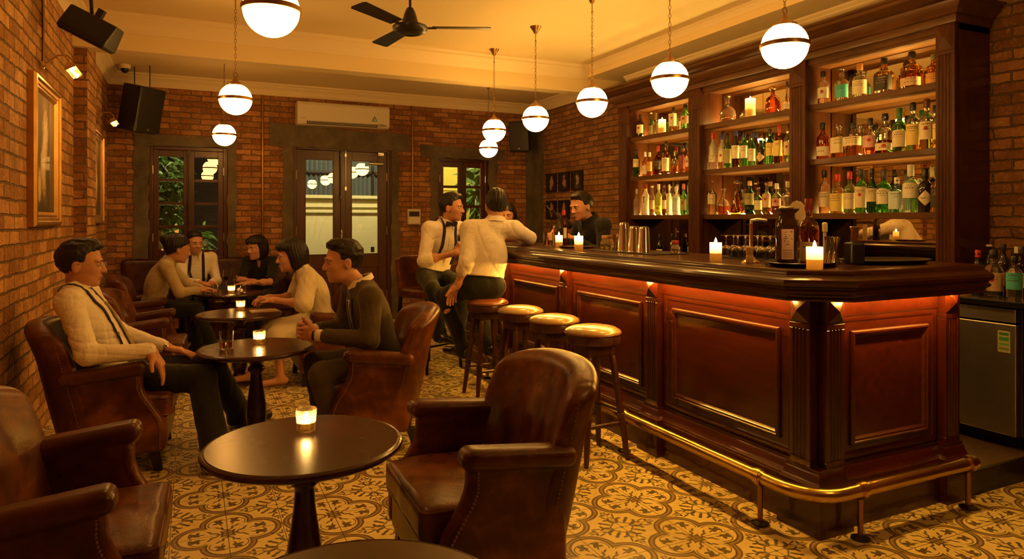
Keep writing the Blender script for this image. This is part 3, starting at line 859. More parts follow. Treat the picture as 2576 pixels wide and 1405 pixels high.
for a, b in seg:
    M = frame_at(2.56, (a+b)/2, 0, (-1, 0, 0)); w_ = (b-a)/2-.075
    if b > YE: w_ = (b-a)/2-.09
    B(ringframe(bar, M, -w_-.0, w_, .298, .952, [(0, 0), (0, .008), (.012, .009), (.020, .006), (.026, .002), (.030, 0)], 'panel_surround', m_mah_y))
    B(ringframe(bar, M, -w_+.075, w_-.075, .355, .885, pm, 'panel_moulding', m_mah_y))
M = frame_at(3.04, 2.20, 0, (0, -1, 0))
B(ringframe(bar, M, -.345, .345, .298, .952, [(0, 0), (0, .008), (.012, .009), (.020, .006), (.026, .002), (.030, 0)], 'panel_surround', m_mah_x))
B(ringframe(bar, M, -.275, .275, .355, .885, pm, 'panel_moulding', m_mah_x))
# countertop with moulded nosing
outer = [(2.37, YE+.05), (2.37, 2.20), (2.575, 2.03), (3.50, 2.03), (3.56, 2.09), (3.56, 2.76), (3.02, 2.76), (3.02, YE+.05)]
prof = [(-.06, CT), (-.012, CT), (-.004, CT-.003), (.0, CT-.010), (.002, CT-.022), (.012, CT-.026), (.018, CT-.034), (.034, CT-.042), (.038, CT-.055), (.032, CT-.070), (.018, CT-.076), (.016, CT-.084), (.026, CT-.092), (.024, CT-.102), (.010, CT-.110), (.004, CT-.120), (.012, CT-.128), (.010, CU), (-.06, CU)]
m = MB(); m.sweep(prof, outer, closed=True)
o_ = B(m.build('counter_nosing', m_top, bar, smooth=28))
def offs(path, d):
    P = [Vector(p) for p in path]; out = []
    for i in range(len(P)):
        a = (P[i]-P[i-1]).normalized(); b = (P[(i+1) % len(P)]-P[i]).normalized()
        nn = (Vector((a.y, -a.x))+Vector((b.y, -b.x))).normalized(); out.append(tuple(P[i]+nn*d/nn.dot(Vector((a.y, -a.x)))))
    return out
inn = offs(outer, -.059)[::-1]
m = MB(); m.prism(inn, CU+.0005, CT); B(m.build('countertop', m_top, bar))
# led strip tucked under the overhang
m = MB(); m.box(2.478, 2.488, 2.30, 5.85, 1.036, 1.043); B(m.build('led_strip', m_led, bar))
m = MB(); m.box(2.64, XE-.06, 2.118, 2.128, 1.036, 1.043); B(m.build('led_strip', m_led, bar))
for y0, y1 in ((2.24, 2.32),): pass

# brass foot rail
rail = thing('foot_rail', 'polished brass foot rail on slim posts running around the base of the bar', 'foot rail', (2.40, 2.05, 0))
def Rr(o): o.matrix_parent_inverse = Matrix.Translation((-2.40, -2.05, 0)); return o
zr = .215
pts = [(2.375, 6.5, zr), (2.375, 2.26, zr)]+[(2.375+.16*(1-cos(t)), 2.26-.20*sin(t), zr) for t in [R(a) for a in range(10, 91, 10)]]+[(3.47, 2.06, zr)]
Rr(MB().tube(pts, .031, 20).build('rail', m_brass, rail, smooth=40))
posts = [(2.375, 2.36, 'y'), (2.375, 3.45, 'y'), (2.375, 4.5, 'y'), (2.375, 5.55, 'y'), (2.66, 2.06, 'x'), (3.42, 2.06, 'x')]
for x_, y_, d in posts:
    m = MB()
    for q in (-1, 1):
        pass
    a, b = ((x_, y_-.024, zr), (x_, y_+.024, zr)) if d == 'y' else ((x_-.024, y_, zr), (x_+.024, y_, zr))
    a2, b2 = ((x_, y_-.014, zr), (x_, y_+.014, zr)) if d == 'y' else ((x_-.014, y_, zr), (x_+.014, y_, zr))
    m.tube([a, a, b, b], [.031, .037, .037, .031], 20); m.tube([a2, b2], .040, 20)
    Rr(m.build('collar', m_brass, rail, smooth=40))
    Rr(MB().tube([(x_, y_, zr-.03), (x_, y_, .012)], .0115, 12).build('post', m_brass_dark, rail, smooth=40))
    Rr(MB().lathe([(.040, 0), (.040, .006), (.028, .010), (.014, .014)], 18, (x_, y_, 0)).build('post_foot', m_black, rail, smooth=40))

# raised wooden walkway behind the bar
m = MB(); m.box(3.56, XR, 2.16, 6.55, 0, .12); m.box(3.0, 3.56, 2.76, 6.55, 0, .12)
m.build('floor_platform', wood('walkway_boards', (.06, .04, .02), (.16, .10, .05), rough=.4, coat=.1), kind='structure', bevel=.004)
MB().box(3.545, XR, 2.14, 2.16, 0, .122).build('floor_step_edge', m_black, kind='structure')

# ------------------------------------------------------------------ back bar
XF = 4.45
bb = thing('back_bar_cabinet', 'tall mahogany back bar with three mirrored bays, shelves, fluted pilasters and moulded cornice', 'back bar', (XF, 4.6, .95))
def C(o): o.matrix_parent_inverse = Matrix.Translation((-XF, -4.6, -.95)); return o
PY = [(6.36, 6.51), (5.15, 5.31), (3.905, 4.065), (2.735, 2.86)]
BAY = [('window bay', 5.31, 6.36), ('middle bay', 4.065, 5.15), ('fridge bay', 2.86, 3.905)]
for i, (a, b) in enumerate(PY):
    C(pilaster(bb, XF, (a+b)/2, (-1, 0, 0), .95, 2.66, (b-a), .045, m_mah_cabv, .17, n=4))
    m = MB(); m.box(XF, 4.77, a+.01 if 0 < i < 3 else a, b-.01 if 0 < i < 3 else b, .95, 2.66); C(m.build('partition', m_mah_cabv if i < 3 else m_mah_v, bb))
m = MB(); m.box(XF-.01, 4.77, 2.735, 6.51, 2.62, 2.74); C(m.build('header_board', m_mah_cab, bb))
m = MB(); m.sweep([(0, 2.66), (.012, 2.66), (.018, 2.68), (.018, 2.705), (.035, 2.712), (.045, 2.73), (.075, 2.76), (.082, 2.785), (.10, 2.79), (.125, 2.815), (.155, 2.83), (.155, 2.855), (.165, 2.86), (.165, 2.875), (0, 2.875)], [(4.77, 6.51), (XF-.045, 6.51), (XF-.045, 2.735), (4.77, 2.735)])
C(m.build('cornice', m_mah_cab, bb, smooth=30))
m = MB(); m.box(XF-.045, 4.77, 2.735, 6.51, 2.74, 2.87); C(m.build('top_board', m_mah_cab, bb))
m = MB(); m.box(4.715, 4.77, 2.86, 6.36, .95, 2.62); C(m.build('back_board', m_mah_cabv, bb))
SZ = [2.31, 1.877, 1.449]
for nm, a, b in BAY:
    a += .0; b -= 0
    C(MB().box(4.700, 4.712, a+.004, b-.004, .97, 2.615).build('mirror', m_mirror, bb))
    for k, z in enumerate(SZ):
        sh = C(MB().box(XF+.008, 4.70, a-.008, b+.008, z-.045, z).build('shelf', m_mah_cab, bb, bevel=.003))
        if k < 3:
            led = MB().box(4.680, 4.692, a+.03, b-.03, z+.001, z+.009).build('led_strip', m_led_shelf, bb); C(led)
    # raised edge of upper opening
    C(MB().box(XF+.002, XF+.02, a, b, 2.60, 2.64).build('opening_trim', m_mah_cab, bb, bevel=.003))

# back counter with fridge
bc = thing('back_counter', 'dark back counter running under the mirrored back bar', 'counter', (4.10, 2.1, .12))
def D(o): o.matrix_parent_inverse = Matrix.Translation((-4.10, -2.1, -.12)); return o
D(MB().box(4.07, XR-.005, 1.0, 6.55, .915, .95).build('counter_slab', simple('black_granite', (.012, .012, .012), .2), bc, bevel=.004))
m = MB(); m.box(4.12, XR-.005, 2.93, 6.5, .122, .915)
D(m.build('cupboard_body', m_mah_y, bc))
D(MB().box(4.10, XR-.005, 1.0, 2.13, .0, .915).build('cupboard_end', m_mah_v, bc, bevel=.004))
for k in range(5):
    y0 = 3.0+k*.7; dd = D(MB().box(4.098, 4.12, y0, y0+.66, .2, .9).build('cupboard_door', m_mah_y, bc, bevel=.005))
fr = thing('under_counter_fridge', 'stainless steel under-counter fridge with a green energy sticker', 'fridge', (4.12, 2.18, .12))
def E_(o): o.matrix_parent_inverse = Matrix.Translation((-4.12, -2.18, -.12)); return o
E_(MB().box(4.14, 4.74, 2.20, 2.90, .20, .905).build('fridge_body', m_black, fr, bevel=.005))
E_(MB().box(4.105, 4.14, 2.215, 2.89, .20, .82).build('fridge_door', m_steel, fr, bevel=.006))
E_(MB().box(4.10, 4.14, 2.215, 2.89, .83, .905).build('control_strip', m_steel, fr, bevel=.004))
E_(MB().box(4.20, 4.7, 2.24, 2.86, .125, .20).build('fridge_base', m_black, fr))
st_ = E_(MB().box(4.1035, 4.105, 2.245, 2.31, .66, .78).build('energy_sticker', pcol((.42, .44, .18), .5, 'sticker_base'), fr))
for k, (z0, z1, cc) in enumerate([(.725, .745, (.05, .30, .08)), (.70, .71, (.10, .35, .12)), (.755, .77, (.04, .22, .06)), (.675, .685, (.15, .2, .05))]):
    E_(MB().box(4.1028, 4.1036, 2.252, 2.302, z0, z1).build('sticker_print', pcol(cc, .5, 'sticker_green'), st_ and fr))
# ------------------------------------------------------------------ pendants
def pendant_proto():
    t = thing('globe_pendant', 'x', 'pendant lamp', (0, 0, 0), 0, 'opal globe pendants hung on chains')
    r = .120
    g = MB(); g.lathe([(r*sin(pi*i/20)+1e-4, -r*cos(pi*i/20)) for i in range(21)], 40, cap=False); g.build('globe', m_globe, t, smooth=80)
    b = MB(); b.lathe([(r+.0005, -.011), (r+.007, -.011), (r+.008, 0), (r+.007, .011), (r+.0005, .011)], 48, cap=False)
    for k in range(12):
        a = 2*pi*k/12; b.lathe([(.004, 0), (.003, .003)], 8, M=Matrix.Translation(((r+.005)*cos(a), (r+.005)*sin(a), 0)) @ Matrix.Rotation(a, 4, 'Z') @ Matrix.Rotation(pi/2, 4, 'Y'))
    b.build('equator_band', m_brass_dark, t, smooth=40)
    f = MB(); f.lathe([(.062, .098), (.063, .112), (.055, .118), (.048, .122), (.028, .135), (.014, .152), (.008, .165), (.003, .172)], 24); f.tube([(.016*cos(a), 0, .186+.016*sin(a)) for a in [2*pi*i/14 for i in range(14)]], .0028, 6, closed=True)
    f.build('fitter_cap', m_brass_dark, t, smooth=40)
    ch = MB(); z = .20; k = 0
    while z < .70:
        L_ = .017; wv = .0075; M = Matrix.Translation((0, 0, z+L_)) @ Matrix.Rotation(k*pi/2+.3, 4, 'Z')
        ch.tube([M @ Vector((wv*cos(a), 0, (L_ if sin(a) > 0 else L_)*sin(a))) for a in [2*pi*i/10 for i in range(10)]], .0021, 5, closed=True)
        z += .0285; k += 1
    ch.build('chain', m_brass_dark, t, smooth=60)
    MB().tube([(0, 0, .70), (0, 0, .79)], .004, 8).build('rod', m_brass_dark, t)
    MB().lathe([(.008, .772), (.016, .778), (.026, .80), (.045, .825), (.052, .835), (.054, .839)], 24).build('ceiling_canopy', m_brass_dark, t, smooth=50)
    return t
gp = pendant_proto()
GZ = ZC-.839
GL = [((2.85, 2.66), 'globe pendant over the bar corner, nearest the fridge end'), ((2.85, 3.62), 'globe pendant over the bar, second from the fridge end'),
      ((2.85, 4.58), 'globe pendant over the middle of the bar, between second and fourth'), ((2.85, 5.55), 'globe pendant over the bar, fourth from the fridge end'),
      ((2.84, 6.47), 'globe pendant over the window end of the bar, just before the ceiling beam'), ((3.49, 8.13), 'globe pendant beyond the ceiling beam in front of the bar window'),
      ((.32, 3.16), 'globe pendant over the lounge, largest in view, its top cut off by the frame'), ((.31, 5.63), 'globe pendant over the seated group, middle of the lounge row'),
      ((.33, 8.05), 'globe pendant hanging low before the window above the banquette'),
      ((2.85, .70), 'globe pendant over the front end of the room, reflected in the back bar mirror')]  # last pendant is an unseen extra lamp, added to light the foreground
for i, ((x_, y_), lb) in enumerate(GL):
    o = gp if i == 0 else dup(gp)
    o.location = (x_, y_, GZ); o.rotation_euler.z = .4*i; o['label'] = lb
    if i in (5, 6, 7, 8):   # lamps with weaker bulbs
        for ch in o.children:
            if ch.name.startswith('globe'):
                ch.data = ch.data.copy(); ch.data.materials[0] = m_globe_b if i == 5 else m_globe_l

# ------------------------------------------------------------------ fan
fan = thing('ceiling_fan', 'black ceiling fan with domed motor hanging between the beams', 'ceiling fan', (1.51, 5.03, ZC))
MB().tube([(0, 0, 0), (0, 0, -.17)], .010, 12).build('downrod', m_black, fan, smooth=40)
MB().lathe([(.01, -.001), (.06, -.002), (.05, -.03), (.016, -.05)][::-1], 24).build('ceiling_cup', m_black, fan, smooth=40)
MB().lathe([(.040, -.352), (.048, -.356), (.062, -.354), (.085, -.348), (.112, -.335), (.130, -.318), (.134, -.300), (.128, -.290), (.085, -.280), (.068, -.274), (.062, -.262), (.052, -.225), (.040, -.185), (.026, -.155), (.012, -.145)], 36).build('motor_housing', m_black, fan, smooth=40)
for k in range(3):
    a = R(-22+120*k); M = Matrix.Rotation(a, 4, 'Z')
    MB().box(.11, .20, -.018, .018, -.306, -.300, M).build('blade_iron', m_black, fan)
    m = MB(); tw = Matrix.Rotation(R(9), 4, 'X')
    m.prism([(.17, -.055), (.60, -.068), (.615, -.05), (.615, .05), (.60, .068), (.17, .055)], -.003, .003, 'z', M @ Matrix.Translation((0, 0, -.298)) @ tw)
    m.build('fan_blade', m_black, fan)

# ------------------------------------------------------------------ candles
def flame_mb(h=.026, r=.0062):
    m = MB(); m.lathe([(r*.35, 0), (r*.85, h*.15), (r, h*.3), (r*.8, h*.5), (r*.45, h*.75), (r*.12, h*.95), (.0002, h)], 12); return m
def pillar_candle(x_, y_, z, r, h, label, lit=True, power=1.5, fl=.03):
    t = thing('pillar_candle', label, 'candle', (x_, y_, z), random.uniform(0, 6), 'cream pillar candles')
    well = h*.55
    MB().lathe([(r*.96, 0), (r, .003), (r, h-.002), (r*.97, h), (r*.93, h-.001)], 32, cap=False).lathe([(r*.985, h-well), (.0005, h-well-.002)], 32, cap=False).build('wax_body', m_wax, t, smooth=50)
    MB().lathe([(.0012, h-well), (.001, h-.004)], 6).build('wick', m_black, t)
    if lit:
        fo = flame_mb(fl, fl*.24).build('flame', m_flame, t, smooth=80); fo.location = (0, 0, h-.004)
        # the flame lights its own wax cup
        l = bpy.data.lights.new('flame_light', 'POINT'); l.energy = power; l.color = (1, .52, .14); l.shadow_soft_size = .012
        lo = bpy.data.objects.new('flame_light', l); COL.objects.link(lo); lo.parent = t; lo.location = (0, 0, h-.012)
    return t
def votive(x_, y_, z, label, power=1.6):
    t = thing('votive_candle', label, 'candle', (x_, y_, z), 0, 'glass votive candles on the lounge tables')
    m = MB(); m.lathe([(.030, 0), (.033, .004), (.037, .05), (.040, .082), (.0385, .084), (.0365, .082), (.033, .012), (.001, .010)], 24, cap=False); m.add([(.03*cos(a), .03*sin(a), 0) for a in [2*pi*i/24+pi/24 for i in range(24)]], [tuple(range(24))[::-1]])
    m.build('glass_cup', m_votive, t, smooth=60)
    MB().lathe([(.0315, .0115), (.0335, .034), (.0, .036)], 20, cap=False).build('wax', m_wax, t, smooth=30)
    fo = flame_mb(.034, .0085).build('flame', m_flame, t, smooth=80); fo.location = (0, 0, .036)
    l = bpy.data.lights.new('flame_light', 'POINT'); l.energy = power; l.color = (1, .50, .13); l.shadow_soft_size = .015
    lo = bpy.data.objects.new('flame_light', l); COL.objects.link(lo); lo.parent = t; lo.location = (0, 0, .056)
    return t
def _vot():
    m = thin_glass('ribbed_votive_glass', 1.5); nt = m.node_tree; mx = [n for n in nt.nodes if n.type == 'MIX_SHADER'][0]
    o = [n for n in nt.nodes if n.type == 'OUTPUT_MATERIAL'][0]
    tl = nt.nodes.new('ShaderNodeBsdfTranslucent'); tl.inputs[0].default_value = (1, .85, .6, 1)
    m2 = nt.nodes.new('ShaderNodeMixShader'); no = nt.nodes.new('ShaderNodeTexNoise'); no.inputs['Scale'].default_value = 90
    tc = nt.nodes.new('ShaderNodeTexCoord'); nt.links.new(tc.outputs['Object'], no.inputs['Vector'])
    mr = nt.nodes.new('ShaderNodeMapRange'); mr.inputs[1].default_value = .45; mr.inputs[2].default_value = .7; mr.inputs[3].default_value = .15; mr.inputs[4].default_value = .75
    nt.links.new(no.outputs[0], mr.inputs[0]); nt.links.new(mr.outputs[0], m2.inputs[0]); nt.links.new(mx.outputs[0], m2.inputs[1]); nt.links.new(tl.outputs[0], m2.inputs[2]); nt.links.new(m2.outputs[0], o.inputs[0])
    return m
m_votive = _vot()
TZ = .60
TAB = [(.295, 1.38), (.372, 2.55), (.374, 4.58), (.38, 6.32), (.38, 8.15)]
votive(.397, 2.68, TZ, 'lit votive candle in crackled glass on the round table with empty armchairs')
votive(.40, 4.68, TZ, 'lit votive candle beside the whisky glass, between the two seated men')
votive(.40, 6.50, TZ, 'lit votive candle by the menu on the third round table')
votive(.40, 8.02, TZ, 'lit votive candle among glasses on the table by the banquette')
pillar_candle(2.50, 2.165, CT, .0345, .10, 'lit cream pillar candle on the corner of the bar in front of the tray', fl=.032)
pillar_candle(2.505, 2.80, CT, .031, .10, 'lit cream pillar candle on the bar beside the upturned glasses')
pillar_candle(2.49, 4.18, CT, .031, .105, 'lit cream pillar candle on the bar before the bartender, near the shakers')
pillar_candle(2.67, 4.79, CT, .029, .095, 'lit cream pillar candle on the bar beside the dark bottle and rocks glass')

# ------------------------------------------------------------------ picture lights, speakers, small fittings
def picture_light(y, z, label, far=False):
    t = thing('picture_light', label, 'wall lamp', (XL, y, z), 0, 'brass picture lights over the paintings')
    MB().lathe([(.032, 0), (.030, .01), (.012, .02)], 16, M=Matrix.Rotation(pi/2, 4, 'Y')).build('wall_plate', m_brass, t, smooth=40)
    MB().tube([(0, 0, 0), (.04, 0, .03), (.09, 0, .075), (.14, 0, .08), (.175, 0, .05), (.185, 0, .0)], .006, 8).build('swan_arm', m_brass, t, smooth=50)
    m = MB(); pts = arc(.185, -.03, .032, 20, 220, 10)
    n = len(pts); vs = [(a, -.17, b) for a, b in pts]+[(a, .17, b) for a, b in pts]
    m.add(vs, [(i, i+1, n+i+1, n+i) for i in range(n-1)]+[tuple(range(n)), tuple(range(n, 2*n))[::-1]])
    sh = m.build('lamp_shade', m_brass, t, smooth=50); sd = sh.modifiers.new('thick', 'SOLIDIFY'); sd.thickness = .003
    MB().tube([(.182, -.13, -.035), (.182, .13, -.035)], .009, 8).build('lamp_tube', m_lampstrip, t)
    MB().tube([(.008, 0, .02), (.008, 0, 3.02-z)], .008, 8).build('conduit', m_brass_dark, t)
    return t
picture_light(5.46, 2.43, 'brass swan-neck picture light over the first painting, before the brick pier')
picture_light(8.18, 2.43, 'brass swan-neck picture light over the painting beyond the brick pier')

def painting(y0, y1, z0, z1, label, seed):
    t = thing('framed_painting', label, 'painting', (XL, (y0+y1)/2, z0), 0)
    w_ = (y1-y0); h_ = z1-z0; M = Matrix(((0, 0, 1, 0), (1, 0, 0, -w_/2), (0, 1, 0, 0), (0, 0, 0, 1)))
    prof = [(0, 0), (0, .035), (-.012, .05), (-.03, .052), (-.038, .04), (-.055, .036), (-.06, .03), (-.075, .032), (-.085, .024), (-.10, .012)]
    m = MB(); m.sweep(prof, [(0, 0), (w_, 0), (w_, h_), (0, h_)], closed=True)
    m2 = MB(); m2.add([M @ Vector(v) for v in m.v], m.f); m2.build('gilt_frame', m_gilt, t, smooth=30)
    mt = Mat('old_oil_painting', rough=.45, coat=.2); p = mt.xyz()
    yy = p[1]/(w_*.5); zz = (p[2])/h_
    nz = mt.noise(5, 4, .6, mt.co(loc=(seed, seed*2, 0))); n2 = mt.noise(26, 4, .65, mt.co(loc=(seed, 0, seed)))
    # a pale standing figure mass on dark ground
    sway = ((zz*9+seed).sin()*.10)+(nz-.5)*.35
    f1 = 1-((yy-sway)*(yy-sway)*9+(zz-.52)*(zz-.52)*5.5); f1 = f1+(n2-.5)*.9
    f2 = 1-((yy+.35)*(yy+.35)*26+(zz-.28)*(zz-.28)*40)+(n2-.5)*1.2
    f = f1.max(f2)
    c = mt.ramp(f, [(.0, (.07, .045, .018)), (.40, (.15, .09, .03)), (.60, (.46, .30, .12)), (.85, (.75, .58, .32))])
    c = mt.mix((zz-.55)*1.2, c, (.16, .10, .035)); mt.set('col', c); mt.bump(n2, .2, .002)
    MB().box(.012, .016, -w_/2+.09, w_/2-.09, .09, h_-.09).build('canvas', mt.m, t)
    return t
m_gilt = metal('antique_gilt', (.58, .33, .10), .42)
painting(5.00, 5.90, 1.355, 2.31, 'large gilt framed oil painting of a pale figure, on the wall before the pier', 1.3)
painting(7.72, 8.62, 1.355, 2.31, 'gilt framed oil painting of a pale figure on the wall beyond the pier', 4.1)

def speaker(name, label, loc, size, rz, tilt, dome=False):
    t = thing(name, label, 'speaker', loc, rz)
    w_, d_, h_ = size; M = Matrix.Rotation(tilt, 4, 'Y')
    m = MB(); m.prism([(-d_/2, -w_*.33), (d_*.3, -w_/2), (d_/2, -w_/2), (d_/2, w_/2), (d_*.3, w_/2), (-d_/2, w_*.33)], -h_/2, h_/2, 'z', M)
    m.build('cabinet', m_blackp, t, bevel=.012)
    g = MB(); g.box(d_/2, d_/2+.008, -w_/2+.012, w_/2-.012, -h_/2+.012, h_/2-.012, M); g.build('grille', m_black, t, bevel=.004)
    MB().box(d_/2+.008, d_/2+.011, -.012, .012, -h_/2+.04, -h_/2+.052, M).build('badge', m_steel, t)
    m = MB(); m.box(-d_/2-.06, -d_/2+.02, -.02, .02, -.02, .02, M); m.build('bracket', m_black, t)
    return t
s1 = speaker('wall_speaker', 'small black speaker tilted down on a ceiling bracket beside the brick pier', (-.60, 5.35, 2.68), (.20, .17, .32), R(-15), R(117))
MB().tube([(0, 0, .08), (-.02, 0, ZC-2.68)], .012, 8).build('hanger', m_black, s1)
MB().box(-.05, .03, -.03, .03, ZC-2.685, ZC-2.682+.0).build('hanger_plate', m_black, s1)
s2 = speaker('wall_speaker', 'large black speaker hung in the corner above the banquette window', (-.53, 8.85, 2.66), (.36, .32, .52), R(-42), R(12))
for dx in (-.12, .1): MB().tube([(dx, .05, .25), (dx, .05, ZC-2.66)], .006, 6).build('hanger', m_black, s2)
s3 = speaker('wall_speaker', 'black speaker in the corner above the small framed photographs', (4.46, 9.14, 2.64), (.30, .28, .44), R(-135), R(8))
MB().box(-.30, -.1, -.03, .03, .0, .05).build('wall_bracket', m_black, s3)
t = thing('dome_camera', 'small white dome security camera on the ceiling above the corner speaker', 'security camera', (-.68, 8.9, ZC))
MB().lathe([(.052, -.045), (.06, -.03), (.06, 0)], 24).build('camera_base', m_mould, t, smooth=40)
MB().lathe([(.001, -.095), (.02, -.090), (.036, -.075), (.042, -.045)], 20).build('camera_dome', m_blackp, t, smooth=60)
# air conditioner
ac = thing('air_conditioner', 'cream wall-mounted split air conditioner above the door', 'air conditioner', (1.86, YB, 2.64))
pr = [(0, 0), (-.17, .0), (-.20, .02), (-.215, .06), (-.215, .26), (-.20, .295), (-.17, .305), (0, .305)]
m = MB(); m.prism([(a, b) for a, b in pr][::-1], -.61, .61, 'x'); m.build('casing', Mat('aged_white_plastic', col=(.72, .64, .50), rough=.28, coat=.2).m, ac, bevel=.012, seg=3)
m = MB(); m.box(-.49, .44, -.222, -.18, .012, .048, Matrix.Rotation(R(0), 4, 'X')); m.build('air_outlet', m_blackp, ac)
for k in range(2):
    m = MB(); m.box(-.48, .43, -.228, -.215, .02+k*.018, .022+k*.018+.004); m.build('louvre', simple('louvre_plastic', (.42, .36, .27), .4), ac)
m = MB(); m.box(.46, .56, -.2185, -.2145, .03, .045); m.box(.46, .52, -.2185, -.2145, .055, .06); m.build('display', simple('display_grey', (.2, .17, .13), .4), ac)
m = MB(); m.prism([(.36, .09), (.44, .09), (.40, .165)], -.2175, -.214, 'y'); m.build('green_sticker', pcol((.10, .26, .14), .5, 'sticker_green_dark'), ac)
m = MB(); m.prism([(.383, .10), (.417, .10), (.40, .135)], -.2185, -.217, 'y'); m.build('sticker_emblem', pcol((.55, .62, .45), .5, 'sticker_pale'), ac)
text_mesh('DAIKIN', .022, Matrix.Translation((-.535, -.2155, .085)) @ Matrix.Rotation(pi/2, 4, 'X'), 'maker_lettering', simple('grey_print', (.3, .26, .2), .5), ac)
# brass conduits and wall box
for x_, z0, lb in ((.843, .96, 'slim brass conduit pipe on the brick between window and door'), (2.855, 1.55, 'slim brass conduit pipe running down to the wall control box')):
    t = thing('conduit_pipe', lb, 'pipe', (x_, YB-.012, z0))
    MB().tube([(0, 0, 0), (0, 0, 3.015-z0)], .013, 12).build('pipe_run', m_brass_dark, t, smooth=50)
    for zz in (.5, 1.3):
        if z0+zz < 2.9: MB().box(-.022, .022, -.006, .012, zz, zz+.018).build('pipe_clip', m_brass_dark, t)
t = thing('wall_control_box', 'white wall control box with display window and switch below the pipe', 'wall control', (2.865, YB, 1.33))
MB().box(-.095, .095, -.06, 0, 0, .22).build('box_body', simple('ivory_plastic', (.62, .54, .42), .4), t, bevel=.008)
MB().box(-.075, .075, -.066, -.058, .115, .185).build('display_window', simple('dark_display', (.05, .035, .03), .2), t, bevel=.003)
MB().box(-.075, .075, -.064, -.058, .02, .095).build('switch_plate', simple('ivory_plate', (.75, .67, .52), .35), t, bevel=.003)
# small framed photographs on the bar side wall
def photo(y, z, w_, h_, label, seed):
    t = thing('small_framed_photograph', label, 'picture', (XR, y, z), 0, 'small framed photographs on the bar side brick wall')
    fm = MB(); 
    for a, b, c_, d_ in ((-w_/2, -w_/2+.022, -h_/2, h_/2), (w_/2-.022, w_/2, -h_/2, h_/2), (-w_/2+.022, w_/2-.022, -h_/2, -h_/2+.022), (-w_/2+.022, w_/2-.022, h_/2-.022, h_/2)): fm.box(-.022, 0, a, b, c_, d_)
    fm.build('picture_frame', m_black, t)
    mt = Mat('old_photograph', rough=.3); n = mt.noise(14, 4, .6, mt.co(loc=(seed, seed, 1)), dist=1.2); p = mt.xyz()
    f = n+.16-((p[1]*p[1])*60+(p[2]*p[2])*22)
    mt.set('col', mt.ramp(f, [(.38, (.02, .012, .008)), (.5, (.10, .055, .03)), (.62, (.40, .28, .16))]))
    MB().box(-.010, -.004, -w_/2+.02, w_/2-.02, -h_/2+.02, h_/2-.02).build('print', mt.m, t)
PH = [(8.785, 1.935, 'top row, farthest toward the window'), (8.41, 1.935, 'top row, middle'), (8.05, 1.935, 'top row, closest to the back bar'), (8.785, 1.54, 'lower row, farthest toward the window'), (8.41, 1.54, 'lower row, half behind the bartender'), (7.83, 1.48, 'lower row, hidden behind the bartender head')]
for k, (y, z, s_) in enumerate(PH[:5]): photo(y, z, .30, .27, 'small black framed photograph, '+s_, 1.7*k+1)
